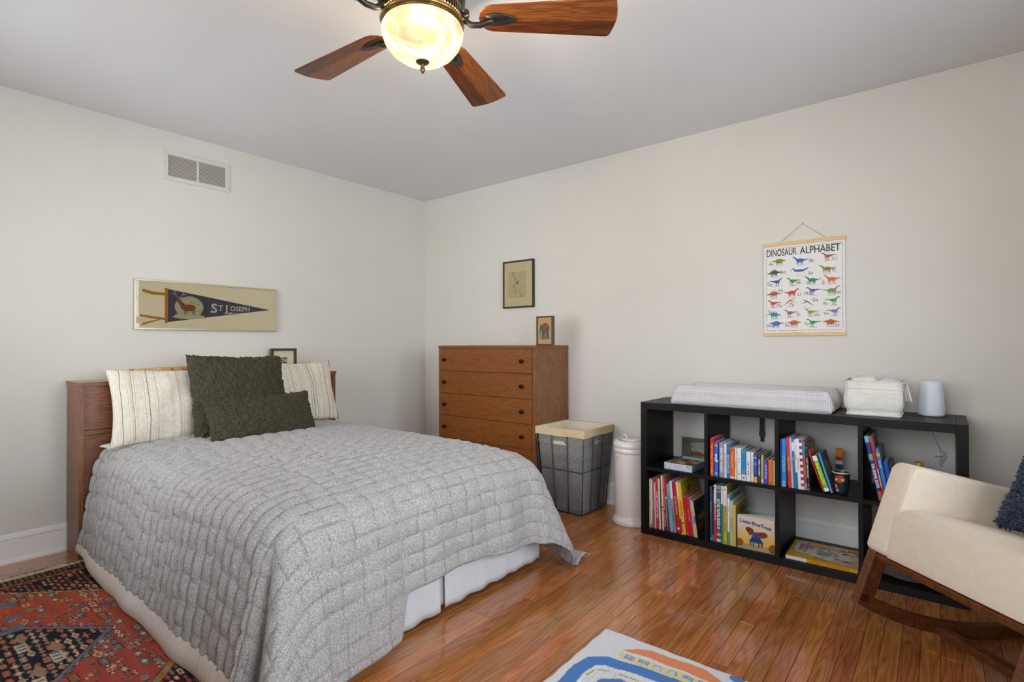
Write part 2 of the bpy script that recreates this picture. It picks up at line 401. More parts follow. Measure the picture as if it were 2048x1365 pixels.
# ------------------------------------------------------------------ dresser
dx0, dx1, dyf, dyb, dz = .6439, 1.5808, -.4386, -.012, 1.105
g = thing('dresser', 'walnut chest of drawers with small dark knobs in the room corner', 'dresser', ((dx0 + dx1) / 2, (dyf + dyb) / 2, 0))
mb = MB(); t = .02
mb.box(dx0 + .004, dx0 + .004 + t, dyf + .02, dyb, .09, dz - .022).box(dx1 - t - .002, dx1 - .002, dyf + .012, dyb, .09, dz - .022)
mb.box(dx0 + t, dx1 - t, dyb - .012, dyb, .09, dz - .022).box(dx0 + t, dx1 - t, dyf + .02, dyb, .09, .11)
mb.build('body', WAL_V, g, bevel=.001)
MB().box(dx0, dx1, dyf - .001, dyb, dz - .022, dz).build('top', WAL_H, g, bevel=.0015)
KN = plain('dark_bronze_knob', '2b221c', .18, .1, metal=.9)
for k in range(5):
    zt = dz - .0225 - .0015 - k * .1725; zb = zt - .1695
    dr = MB().box(dx0 + .004, dx1 - .002 - .0205, dyf, dyf + .019, zb, zt).build('drawer', WAL_H, g, bevel=.001)
    MB().box(dx0 + .03, dx1 - .04, dyf + .02, dyb - .03, zb + .01, zt - .02).build('drawer_box', WAL_V, dr)
    for kx in (dx0 + .078, dx1 - .098):
        mk = Matrix.Translation((kx, dyf, (zt + zb) / 2)) @ Matrix.Rotation(R(90), 4, 'X')
        kn = MB(); kn.smooth = True
        kn.lathe([(.008, 0), (.007, .006), (.0075, .011), (.0138, .016), (.015, .022), (.0128, .0265), (.006, .029), (0, .0294)], seg=18, M=mk)
        kn.build('knob', KN, dr)
bs = MB()
for (a, b_) in ((dx0 + .03, dx0 + .08), (dx1 - .08, dx1 - .03)):
    for (c, d) in ((dyf + .03, dyf + .08), (dyb - .06, dyb - .01)): MB().box(a, b_, c, d, 0, .09).build('leg', WAL_V, g)
MB().box(dx0 + .03, dx1 - .03, dyf + .045, dyf + .065, .09, .21).build('apron', WAL_H, g)

# ------------------------------------------------------------------ picture frames
def framed(name, label, box, axis, depth, fw, frame_m, mat_m, cat='picture', y_or_x=0, art=None, glassy=True, tilt=0, matdepth=.006, group=None):
    """box=(a0,a1,z0,z1) outer size; built in a local frame: X right, Z up, front towards -Y"""
    a0, a1, z0, z1 = box; w, h = a1 - a0, z1 - z0
    rot = (tilt, 0, 0) if axis == 'y' else (tilt, 0, R(90))
    loc = ((a0 + a1) / 2, y_or_x, z0) if axis == 'y' else (y_or_x, (a0 + a1) / 2, z0)
    g = thing(name, label, cat, loc, rot=rot)
    mb = MB(); x0, x1 = -w / 2, w / 2
    f = fw
    mb.prism([(x0, 0), (x1, 0), (x1 - f, f), (x0 + f, f)], -depth, 0).prism([(x0, h), (x0 + f, h - f), (x1 - f, h - f), (x1, h)], -depth, 0)
    mb.prism([(x0, 0), (x0 + f, f), (x0 + f, h - f), (x0, h)], -depth, 0).prism([(x1, 0), (x1, h), (x1 - f, h - f), (x1 - f, f)], -depth, 0)
    mb.build('frame', frame_m, g, bevel=.001, local=True)
    MB().box(x0 + f * .7, x1 - f * .7, -depth + matdepth, -.001, f * .7, h - f * .7).build('mat_board', mat_m, g, local=True)
    if glassy: MB().poly([(x0 + f, -depth + matdepth - .003, f), (x1 - f, -depth + matdepth - .003, f), (x1 - f, -depth + matdepth - .003, h - f), (x0 + f, -depth + matdepth - .003, h - f)]).build('glass', GLASS, g, local=True)
    if art: art(g, -depth + matdepth, w, h)
    return g
def splat(mb, pts, y, n=14, jit=.0, seed=1):
    mb.poly([(a, y, b) for a, b in pts])
def blob(cx, cz, rx, rz, n=14, jit=.12, seed=0, rot=0):
    rr = random.Random(seed); out = []
    for k in range(n):
        a = 2 * math.pi * k / n; q = 1 + rr.uniform(-jit, jit)
        px, pz = rx * math.cos(a) * q, rz * math.sin(a) * q
        out.append((cx + px * math.cos(rot) - pz * math.sin(rot), cz + px * math.sin(rot) + pz * math.cos(rot)))
    return out
def stroke(mb, pts, w, y):
    """flat brush line through pts in the XZ plane (front towards -Y)"""
    for i in range(len(pts) - 1):
        (a, b), (c, d) = pts[i], pts[i + 1]; L = math.hypot(c - a, d - b) or 1
        ww0 = w[i] if isinstance(w, (list, tuple)) else w; ww1 = w[i + 1] if isinstance(w, (list, tuple)) else w
        nx, nz = -(d - b) / L, (c - a) / L
        mb.poly([(a - nx * ww0 / 2, y, b - nz * ww0 / 2), (c - nx * ww1 / 2, y, d - nz * ww1 / 2), (c + nx * ww1 / 2, y, d + nz * ww1 / 2), (a + nx * ww0 / 2, y, b + nz * ww0 / 2)])
TXT = lambda x, y, z: Matrix.Translation((x, y, z)) @ Matrix.Rotation(R(90), 4, 'X')   # text plane facing -Y
INK = plain('print_ink_black', '3a342e', .8, .05)
CREAM = plain('aged_paper', 'dccb9a', .85, .04, 12)
# pennant picture
def pennant_art(g, y, w, h):
    xl = -w / 2
    def pp(u, z): return (xl + u * w, z * h)
    navy = plain('navy_felt', '403c46', .95, .12, 60, .2, 400); gold = plain('gold_felt', 'b9761c', .95, .06)
    pn = MB(); T = [pp(.186, .845), pp(.945, .506), pp(.186, .150)]
    pn.prism([(a, b) for a, b in T], y - .0016, y - .0001).build('pennant', navy, g, local=True)
    gd = MB(); gd.prism([pp(.186, .86), pp(.205, .85), pp(.205, .14), pp(.186, .135)], y - .0022, y - .0001)
    gd.prism([pp(.186, .755), pp(.186, .70), pp(.11, .70), pp(.05, .75), pp(.05, .81), pp(.11, .765)], y - .0014, y - .0001)
    gd.prism([pp(.186, .245), pp(.186, .20), pp(.10, .225), pp(.035, .26), pp(.035, .30), pp(.11, .27)], y - .0014, y - .0001)
    gd.prism([pp(.17, .235), pp(.155, .20), pp(.045, .08), pp(.05, .13)], y - .0018, y - .0001)
    gd.build('pennant_ties', gold, g, local=True)
    em = MB(); cx, cz = .342 * w + xl, .485 * h; ry = h * .225; rx = w * .094
    em.poly([(a, y - .0019, b) for a, b in blob(cx, cz, rx, ry * .95, 28, 0)])
    em.poly([(a, y - .0020, b) for a, b in blob(cx + .002, cz - ry * .88, rx * 1.15, ry * .26, 18, .15, 3)])
    em.build('emblem', plain('emblem_cream', 'b3aa7c', .9, .12, 90), g, local=True)
    br = MB()
    br.poly([(a, y - .0024, b) for a, b in blob(cx - .003, cz - .006, rx * .52, ry * .32, 18, .1, 5)])
    stroke(br, [(cx - rx * .35, cz + .0), (cx - rx * .62, cz + ry * .38), (cx - rx * .70, cz + ry * .62)], [.032, .022, .018], y - .00255)
    br.poly([(a, y - .00275, b) for a, b in blob(cx - rx * .78, cz + ry * .58, .014, .009, 10, .1, 2)]); yleg = y - .00265
    for s in (-.35, -.18, .22, .36): stroke(br, [(cx + rx * s, cz - ry * .2), (cx + rx * (s + .05), cz - ry * .72)], [.009, .004], yleg)
    br.build('stag', plain('stag_brown', '7c4322', .9, .2, 80), g, local=True)
    an = MB(); s0 = (cx - rx * .70, cz + ry * .75)
    for (dx_, sgn) in ((-.1, -1), (.25, 1)):
        stroke(an, [s0, (s0[0] + sgn * .016, s0[1] + .018), (s0[0] + sgn * .03, s0[1] + .045)], .0024, y - .0026)
        stroke(an, [(s0[0] + sgn * .018, s0[1] + .022), (s0[0] + sgn * .042, s0[1] + .028)], .002, y - .0026)
        stroke(an, [(s0[0] + sgn * .026, s0[1] + .036), (s0[0] + sgn * .014, s0[1] + .054)], .002, y - .0026)
    for k in range(26):
        a = R(100 - k * 9.6); b_ = R(100 - (k + 1) * 9.6)
        stroke(an, [(cx + rx * 1.02 * math.cos(a), cz + ry * 1.0 * math.sin(a)), (cx + rx * 1.02 * math.cos(b_), cz + ry * 1.0 * math.sin(b_))], .0022, y - .0026)
    an.build('antlers_and_rim', plain('emblem_line', 'c9bf9c', .9, .05), g, local=True)
    dk = MB(); rr = random.Random(4)
    for k in range(16):
        a, q = rr.uniform(0, 6.28), rr.uniform(.4, .9)
        px, pz = cx + rx * q * math.cos(a), cz + ry * q * math.sin(a)
        stroke(dk, [(px, pz), (px + rr.uniform(-.012, .012), pz + rr.uniform(-.006, .006))], .003, y - .0023)
    ds = dk.build('emblem_shading', plain('emblem_dark', '4a3f35', .9), g, local=True); ds['kind'] = 'stuff'
    tx = MB(); yl = y - .0028
    tx.text('S', .082, TXT(xl + .515 * w, yl, .475 * h), .022); tx.text('T', .052, TXT(xl + .562 * w, yl, .490 * h), .018, width=.030)
    tx.text('J', .062, TXT(xl + .606 * w, yl, .486 * h), .022, width=.019); tx.text('OSEPH', .045, TXT(xl + .707 * w, yl, .492 * h), .015, width=.128)
    for (a, b, c) in ((.562, .447, .014), (.611, .560, .018)): stroke(tx, [pp(a - c / 2 / w, b), pp(a + c / 2 / w, b)], .0028, yl)
    tx.text('Mich.', .033, TXT(xl + .650 * w, yl, .375 * h), .012, shear=.35); stroke(tx, [pp(.600, .395), pp(.612, .370), pp(.622, .392)], .002, yl); stroke(tx, [pp(.682, .380), pp(.692, .395), pp(.703, .380)], .002, yl)
    for (a, b) in ((.493, .40),):   # serif curls
        tx.poly([(p, yl, q) for p, q in blob(xl + a * w, b * h, .0045, .006, 10, 0)])
    tx.build('pennant_lettering', plain('felt_lettering', 'c8c0a4', .9, .04), g, local=True)
framed('framed_pennant', 'long silver-framed picture of a navy pennant reading St. Joseph above the bed', (-2.292, -1.428, 1.2075, 1.5095), 'x', .02, .011,
       plain('champagne_metal', 'b5ad92', .3, .03, metal=.5), plain('tan_mat', 'f0dcb2', .9, .02), y_or_x=.001, art=pennant_art)
# sketch on back wall
def sketch_art(g, y, w, h):
    mb = MB(); yy = y - .0006
    a, b_, c, d = -w * .32, w * .245, h * .225, h * .755
    MB().poly([(a, y - .0003, c), (b_, y - .0003, c), (b_, y - .0003, d), (a, y - .0003, d)]).build('print_sheet', plain('print_tan', 'cdb98a', .9, .05), g, local=True)
    for q in (((a, c), (b_, c)), ((b_, d), (a, d)), ((a, d), (a, c)), ((b_, c), (b_, d))): stroke(mb, list(q), .0012, yy)
    rr = random.Random(3)
    def scr(cx, cz, r, n, w_=.0012):
        for k in range(n):
            a1 = rr.uniform(0, 6.28); L = rr.uniform(.004, .012)
            px, pz = cx + rr.uniform(-r, r), cz + rr.uniform(-r, r)
            stroke(mb, [(px, pz), (px + L * math.cos(a1), pz + L * math.sin(a1))], w_, yy)
    scr(-.055, .265, .018, 30); scr(-.03, .235, .010, 20); scr(-.01, .20, .012, 45, .002); scr(-.035, .165, .02, 30); scr(-.03, .13, .014, 26); scr(.03, .10, .012, 18)
    stroke(mb, [(-.04, .22), (-.035, .18), (-.07, .165)], .0014, yy); stroke(mb, [(0, .2), (.028, .18), (.035, .15), (.032, .10), (.04, .085)], .0013, yy)
    stroke(mb, [(-.01, .17), (.012, .14), (.02, .10), (.03, .09)], .0013, yy)
    mb.build('sketch', INK, g, local=True)
framed('framed_sketch', 'dark thin-framed pen sketch of a figure on the wall over the dresser', (.958, 1.266, 1.404, 1.781), 'y', .02, .013,
       plain('black_frame', '241d18', .35, .1), CREAM, y_or_x=-.001, art=sketch_art)
# elephant print on dresser
def eleph_art(g, y, w, h):
    gr = plain('elephant_grey', '6b6654', .9, .2, 90); yy = y - .0006
    mb = MB(); cx, cz = .0, h * .53
    mb.poly([(a, yy, b) for a, b in blob(cx + .006, cz + .012, w * .24, h * .17, 18, .05, 2)])
    mb.poly([(a, yy - .0002, b) for a, b in blob(cx - w * .21, cz + .018, w * .10, h * .105, 14, .06, 5)])
    stroke(mb, [(cx - w * .27, cz + .01), (cx - w * .30, cz - .02), (cx - w * .285, cz - .045)], [.013, .009, .006], yy - .0002)
    for s in (-.13, -.03, .12, .2): stroke(mb, [(cx + w * s, cz), (cx + w * s, cz - h * .27)], [.018, .013], yy - .0001)
    mb.build('elephant', gr, g, local=True)
    MB().poly([(a, yy - .0004, b) for a, b in blob(cx + .004, cz + .027, w * .15, h * .115, 16, .05, 9)]).build('red_blanket', plain('blanket_red', 'a44a2c', .9, .15, 60), g, local=True)
    MB().poly([(a, yy + .0002, b) for a, b in blob(cx, cz - h * .28, w * .33, h * .05, 16, .12, 6)]).build('grass_patch', plain('faded_green', '8a8c5c', .9, .15), g, local=True)
framed('framed_elephant_print', 'small framed print of an elephant under a red blanket standing on the dresser', (1.490, 1.630, 1.1052, 1.312), 'y', .028, .011,
       plain('bronze_frame', '5c4630', .3, .1, metal=.3), plain('yellow_paper', 'cfae72', .9, .03), y_or_x=-.262, art=eleph_art, matdepth=.008)
# box frame on headboard
def tiny_art(g, y, w, h):
    yy = y - .0006; cs = ['c9c07a', '7c7f3c', 'b56f2c', '8fa29a', 'd9d3b8', '5c5a30']
    MB().poly([(-.028, y - .0003, .062), (.028, y - .0003, .062), (.028, y - .0003, .103), (-.028, y - .0003, .103)]).build('print_edge', plain('stamp_dark', '3f3c2a', .9), g, local=True)
    rr = random.Random(8)
    for k in range(22):
        x_, z_ = rr.uniform(-.022, .022), rr.uniform(.067, .098)
        MB().poly([(a, yy - .0001 * (k % 4), b) for a, b in blob(x_, z_, .006, .004, 8, .2, k)]).build('print_patch', plain('stamp_' + cs[k % 6], cs[k % 6], .9), g, local=True)
framed('box_framed_print', 'small brown box frame with a tiny print leaning on the wall behind the pillows', (-1.498, -1.312, .9212, 1.088), 'x', .03, .016,
       plain('brown_frame', '3e291d', .4, .1), plain('cream_mat', 'cfc8ac', .9, .02), y_or_x=.058, art=tiny_art, matdepth=.016)

# ------------------------------------------------------------------ bed
HB = (.258, -2.6, -1.105, .92)
g = thing('bed', 'walnut bookcase-headboard bed covered by a grey quilt', 'bed', (1.2, -1.85, 0))
hx, hy0, hy1, hz = HB; t = .022
hb = MB().box(.03, hx + .002, hy0 - .004, hy1 + .004, hz - .022, hz).build('headboard_top', wood('walnut_pale_top', '7e6a42', 'a08a5c', 'b09a6a', (12, 1.1, 12), .3, ring=3), g, bevel=.001)
hb.data.materials.append(WAL_Y)
MB().box(hx + .0021, hx + .004, hy0 - .004, hy1 + .004, hz - .022, hz).build('top_edge', WAL_Y, g)
MB().box(.03, hx, hy0 - .0065, hy0 - .0042, hz - .022, hz).build('top_edge', WAL_V, g)
for (a, b_) in ((hy0, hy0 + t), (hy1 - t, hy1)): MB().box(.03, hx, a, b_, 0, hz - .0225).build('side_panel', WAL_V, g, bevel=.0008)
MB().box(.03, .04, hy0 + t, hy1 - t, .1, hz - .0225).build('back_panel', WAL_Y, g)
MB().box(.04, hx - .02, hy0 + t, hy1 - t, .10, .12).build('shelf', WAL_Y, g)
third = (hy1 - hy0 - 2 * t) / 3
for k in range(3):
    a = hy0 + t + k * third
    MB().box(hx - .028, hx - .010, a + .001, a + third - .001, .668, hz - .0235).build('door_panel', WAL_Y, g, bevel=.001)
    MB().box(hx - .028, hx - .010, a + .001, a + third - .001, .30, .640).build('door_panel', WAL_Y, g, bevel=.001)
MB().box(hx - .03, hx - .008, hy0 + t, hy1 - t, .642, .666).build('rail', WAL_Y, g, bevel=.001)
MB().box(hx - .03, hx - .012, hy0 + t, hy1 - t, .14, .298).build('rail', WAL_Y, g)
MB().box(.262, .30, hy0 + .05, hy0 + .075, .30, .42).build('frame_bracket', plain('bracket_steel', '8b9496', .35, .05, metal=.8), g)
for yy in (-2.5, -1.22):
    MB().box(.27, 2.08, yy - .02, yy + .02, .17, .20).build('side_rail', plain('bracket_steel', '8b9496', .35, .05, metal=.8), g)
for (xx, yy) in ((.5, -2.45), (.5, -1.25), (2.0, -2.45), (2.0, -1.25)):
    MB().lathe([(.018, 0), (.018, .17)], (xx, yy, 0), 12, cap0=True, cap1=True).build('leg', plain('dark_metal', '2c2a28', .5), g)
MB().box(.28, 2.09, -2.49, -1.21, .20, .40).build('box_spring', plain('box_spring_cloth', 'b8b4ac', .9), g, bevel=.02)
mt_ = MB().box(.275, 2.09, -2.47, -1.23, .402, .562).build('mattress', plain('mattress_ticking', 'dcd8d0', .9), None, bevel=.07, seg=4)
tag(mt_, 'white mattress hidden under the grey quilt on the bed', 'mattress')
# bed skirt: pleated panels at foot, gap in the middle
SK = plain('skirt_cotton', 'cfd0d2', .9, .03, 8, .1, 300)
sk = thing('bed_skirt', 'pale grey-white cotton bed skirt hanging below the quilt', 'bed skirt', (2.13, -1.85, 0))
def skirt(y0, y1, x0, zb, n, axis='x', seed=0):
    rr = random.Random(seed); ph = [rr.uniform(0, 6.28) for _ in range(4)]
    def fn(u, v_):
        yy = y0 + (y1 - y0) * u; amp = .0012 * (1 - v_) + .0003
        d = amp * (math.sin(u * n * 6.28 + ph[0]) + .7 * math.sin(u * n * 2.3 * 6.28 + ph[1]))
        z = zb + .004 * math.sin(u * n * 1.3 * 6.28 + ph[2]) + (.36 - zb) * v_
        return (x0 + d + .012 * (1 - v_), yy, z) if axis == 'x' else (yy, x0 + (-1 if x0 < -2 else 1) * (d + .012 * (1 - v_)), z)
    m_ = MB(); m_.smooth = True; m_.grid(fn, 120, 12)
    o = m_.build('skirt_panel', SK, sk, fix=False)
    s_ = o.modifiers.new('thick', 'SOLIDIFY'); s_.thickness = .0015
skirt(-2.5, -1.822, 2.118, .022, 4, seed=1); skirt(-1.795, -1.135, 2.118, .028, 4, seed=2)
skirt(-1.87, -1.75, 2.098, .03, 1, seed=3)
skirt(.30, 2.1, -2.545, .02, 12, 'y', 4); skirt(.30, 2.1, -1.148, .02, 12, 'y', 5)

# quilt ---------------------------------------------------------------
QX0, QX1, QY0, QY1, QZ, QR = .285, 2.058, -2.395, -1.30, .588, .14
def prof_d(d, slope=.10):
    """down the side: arc of radius QR then nearly straight; returns (horizontal, drop)"""
    L1 = QR * math.pi / 2 * .93
    if d <= 0: return 0, 0
    if d < L1:
        a = d / QR; return QR * math.sin(a), QR * (1 - math.cos(a))
    a = L1 / QR; h0, z0_ = QR * math.sin(a), QR * (1 - math.cos(a)); r_ = d - L1
    return h0 + r_ * slope, z0_ + r_ * math.sqrt(1 - slope * slope)
FOOT, SIDE = .475, .60
def qpos(X, Y):
    """flat cloth coordinates -> draped position and outward direction"""
    ox = max(0, X - QX1); oy = 0; sy = 0
    if Y < QY0: oy = QY0 - Y; sy = -1
    elif Y > QY1: oy = Y - QY1; sy = 1
    bx, by = min(X, QX1), min(max(Y, QY0), QY1)
    z = QZ; sag = 0
    # soft crown and puffed hills on top
    tx = (bx - QX0) / (QX1 - QX0); ty = (by - QY0) / (QY1 - QY0)
    z += .022 * math.sin(math.pi * min(1, max(0, ty))) * (1 - max(0, tx - .75) * 1.5) - .03 * max(0, tx - .8) * 3
    if ox == 0 and oy == 0: return Vector((bx, by, z)), Vector((0, 0, 1))
    if ox > 0 and oy > 0:
        d = math.hypot(ox, oy); ph = math.atan2(oy, ox)
        near = sy < 0
        # the loose corner of the cloth makes one deep fold
        lim = SIDE + .04
        hz_, dz_ = prof_d(d, .15)
        f = math.sin(2 * ph); w = min(1, max(0, (d - .08) / .45))
        fold = w * ((.05 if near else .11) * (f if near else f ** .6) + .016 * math.sin(ph * 9 + (0.4 if near else 2.0)) * w)
        if near: fold += w * (.045 * math.exp(-((ph - .72) / .22) ** 2) - .060 * math.exp(-((ph - 1.12) / .10) ** 2))
        hz_ += fold
        flo = QZ - .012 + .01 * (1 - w)
        zz = z - dz_
        if zz < .012:
            hz_ += (.012 - zz) * .8; zz = .012 + (.022 if near else .045) * abs(math.sin(d * 19 + ph * 4))
        return Vector((bx + hz_ * math.cos(ph), by + sy * hz_ * math.sin(ph), zz)), Vector((math.cos(ph), sy * math.sin(ph), .25)).normalized()
    if ox > 0:
        hz_, dz_ = prof_d(ox, .08)
        wv = min(1, ox / .3)
        u = (by - QY0) / (QY1 - QY0)
        hz_ += wv * (.008 * math.sin(u * 17) + .005 * math.sin(u * 31 + 1)) 
        return Vector((bx + hz_, by, z - dz_)), Vector((1, 0, .15 if ox > QR else 1)).normalized()
    hz_, dz_ = prof_d(oy, .17)
    wv = min(1, oy / .3)
    u = bx
    hz_ += wv * (.005 * math.sin(u * 13) + .002 * math.sin(u * 23 + 2))
    zz = max(.014, z - dz_)
    return Vector((bx, by + sy * hz_, zz)), Vector((0, sy, .15 if oy > QR else 1)).normalized()
CX, CY = .066, .090
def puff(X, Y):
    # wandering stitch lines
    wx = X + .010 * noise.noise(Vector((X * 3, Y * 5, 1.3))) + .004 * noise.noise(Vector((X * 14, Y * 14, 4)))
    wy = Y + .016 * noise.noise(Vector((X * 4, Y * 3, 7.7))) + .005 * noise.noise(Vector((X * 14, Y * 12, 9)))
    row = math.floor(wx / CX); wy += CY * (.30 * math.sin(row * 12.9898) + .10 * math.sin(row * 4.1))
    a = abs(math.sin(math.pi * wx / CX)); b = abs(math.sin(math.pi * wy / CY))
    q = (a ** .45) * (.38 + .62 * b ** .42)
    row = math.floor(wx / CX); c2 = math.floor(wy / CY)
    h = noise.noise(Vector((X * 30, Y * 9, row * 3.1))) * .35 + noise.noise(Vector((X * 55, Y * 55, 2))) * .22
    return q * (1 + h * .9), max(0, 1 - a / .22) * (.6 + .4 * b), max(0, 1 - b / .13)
def quilt_mesh():
    stx, sty = .0066, .0072; cols_ = []
    X1 = QX1 + FOOT; Ya, Yb = QY0 - SIDE, QY1 + SIDE
    nx = int((X1 - QX0) / stx); ny = int((Yb - Ya) / sty)
    vs = []; 
    for j in range(ny + 1):
        Y = Ya + (Yb - Ya) * j / ny
        for i in range(nx + 1):
            X = QX0 + (X1 - QX0) * i / nx
            # foot hem wanders
            if X > QX1:
                u = (Y - QY0) / (QY1 - QY0)
                k = 1 - .05 * math.sin(min(1, max(0, u)) * math.pi) + .02 * math.sin(u * 9)
                e_ = min(1, max(0, (-2.05 - Y) / .05)); e_ = e_ * e_ * (3 - 2 * e_); k += .30 * e_
                X = QX1 + (X - QX1) * k
            p, n = qpos(X, Y)
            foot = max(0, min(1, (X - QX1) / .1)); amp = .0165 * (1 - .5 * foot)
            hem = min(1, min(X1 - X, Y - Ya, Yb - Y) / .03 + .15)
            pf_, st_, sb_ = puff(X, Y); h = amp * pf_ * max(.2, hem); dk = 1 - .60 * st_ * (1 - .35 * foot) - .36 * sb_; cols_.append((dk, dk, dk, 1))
            p = p + n * h
            if p.z < .006: p.z = .006
            if p.x < .2635: p.x = .2635
            vs.append(p)
    fs = [(j * (nx + 1) + i, j * (nx + 1) + i + 1, (j + 1) * (nx + 1) + i + 1, (j + 1) * (nx + 1) + i) for j in range(ny) for i in range(nx)]
    mb = MB(); mb.smooth = True; mb.add(vs, fs); return mb, cols_
def quilt_mat():
    mt, nt, b = base_mat('grey_linen_quilt', .95, .1)
    def nz(sc, vec): 
        n = nd(nt, 'ShaderNodeTexNoise'); n.inputs['Scale'].default_value = sc; n.inputs['Detail'].default_value = 3; nt.links.new(vec, n.inputs['Vector']); return n.outputs['Fac']
    a = nz(430, coords(nt, (.7, 1, 1))); c = nz(210, coords(nt, (1, 1, 1)))
    ad = nd(nt, 'ShaderNodeMath', operation='ADD'); nt.links.new(a, ad.inputs[0]); nt.links.new(c, ad.inputs[1])
    h = nd(nt, 'ShaderNodeMath', operation='MULTIPLY'); h.inputs[1].default_value = .5; nt.links.new(ad.outputs[0], h.inputs[0])
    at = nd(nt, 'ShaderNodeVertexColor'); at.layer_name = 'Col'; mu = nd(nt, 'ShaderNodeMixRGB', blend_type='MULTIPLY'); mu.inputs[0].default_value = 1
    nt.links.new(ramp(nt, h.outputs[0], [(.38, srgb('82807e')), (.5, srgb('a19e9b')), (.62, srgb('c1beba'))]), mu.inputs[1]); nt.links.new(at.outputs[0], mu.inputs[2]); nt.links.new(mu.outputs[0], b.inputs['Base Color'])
    bump(nt, b, h.outputs[0], .35, .0015); b.inputs['Sheen Weight'].default_value = .15
    return mt
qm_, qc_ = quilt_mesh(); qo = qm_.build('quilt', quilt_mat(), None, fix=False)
ca = qo.data.color_attributes.new('Col', 'FLOAT_COLOR', 'POINT'); ca.data.foreach_set('color', np.array(qc_, np.float32).ravel())   # crease shade painted into the colour along the stitch lines
tag(qo, 'heather grey hand-stitched quilt draped over the bed to the floor', 'quilt')
q_ = qo.modifiers.new('thick', 'SOLIDIFY'); q_.thickness = .006; q_.offset = -1
# striped backing turned out along the near hem
LIN = wood('backing_stripe', 'c4a98c', 'cfc6bb', 'd6cfc6', (24, .4, .4), .9, ring=2.2, bmp=0)
def lin(u, v_):
    X = .275 + u * 1.98
    top = Vector((X, -2.596 - .005 * math.sin(X * 13) - .002 * math.sin(X * 23 + 2), .098 + .003 * math.sin(X * 7)))
    w = .5 + .5 * min(1, max(0, (X - .3) / .5))
    return (X, top.y - .020 * w * math.sin(v_ * math.pi * .8) - .006, top.z - .086 * w * v_ - .004)
lm = MB(); lm.smooth = True; lm.grid(lin, 160, 10)
lo = lm.build('turned_hem', LIN, qo, fix=False); lo['label'] = 'cream striped backing turned out along the near hem'
s_ = lo.modifiers.new('thick', 'SOLIDIFY'); s_.thickness = .004

# ------------------------------------------------------------------ pillows and cushions
def pillow_fn(w, h, t, pinch=.07, side=1, seed=0, wr=.004):
    def fn(u, v_):
        a, b = 2 * u - 1, 2 * v_ - 1
        # cluster samples to the rim
        a = math.sin(a * math.pi / 2) * .5 + a * .5; b = math.sin(b * math.pi / 2) * .5 + b * .5
        x = w / 2 * a * (1 - pinch * (1 - b * b)); y = h / 2 * b * (1 - pinch * (1 - a * a))
        k = max(0, (1 - a ** 4)) ** .5 * max(0, (1 - b ** 4)) ** .5
        z = side * t / 2 * (k ** .8) * (.72 + .28 * (1 - a * a) * (1 - b * b))
        z += side * wr * k * noise.noise(Vector((x * 9 + seed, y * 9, seed * 3.1 + side)))
        return Vector((x, y, z))
    return fn
def pillow_mesh(w, h, t, nu, nv, shag=0, sscale=60, **kw):
    mb = MB(); mb.smooth = True
    f, bk = pillow_fn(w, h, t, side=1, **kw), pillow_fn(w, h, t, side=-1, **kw)
    mb.grid(f, nu, nv); mb.grid(bk, nu, nv, flip=True)
    me = mb.mesh('pillow', [])
    bm = bmesh.new(); bm.from_mesh(me); bmesh.ops.remove_doubles(bm, verts=bm.verts, dist=.0008); bm.normal_update()
    if shag:
        for q in bm.verts:
            p = q.co
            n1 = noise.noise(p * sscale); n2 = noise.noise(p * sscale * .47 + Vector((5, 3, 1)))
            q.co = p + q.normal * shag * (1.2 * abs(n1) + .8 * n2) + Vector((noise.noise(p * sscale + Vector((9, 0, 0))), noise.noise(p * sscale + Vector((0, 9, 0))), 0)) * shag * .5
        bm.normal_update()
    bm.to_mesh(me); bm.free(); me.polygons.foreach_set('use_smooth', [True] * len(me.polygons)); return me
def place(name, me, mt, center, right, upv, label, cat, group=None):
    me.materials.clear(); me.materials.append(mt); me.name = name
    o = bpy.data.objects.new(name, me); COL.objects.link(o)
    r_ = Vector(right).normalized(); u_ = Vector(upv); u_ = (u_ - r_ * u_.dot(r_)).normalized(); n_ = r_.cross(u_)
    M = Matrix((r_, u_, n_)).transposed().to_4x4(); M.translation = Vector(center); o.matrix_world = M
    return tag(o, label, cat, group)
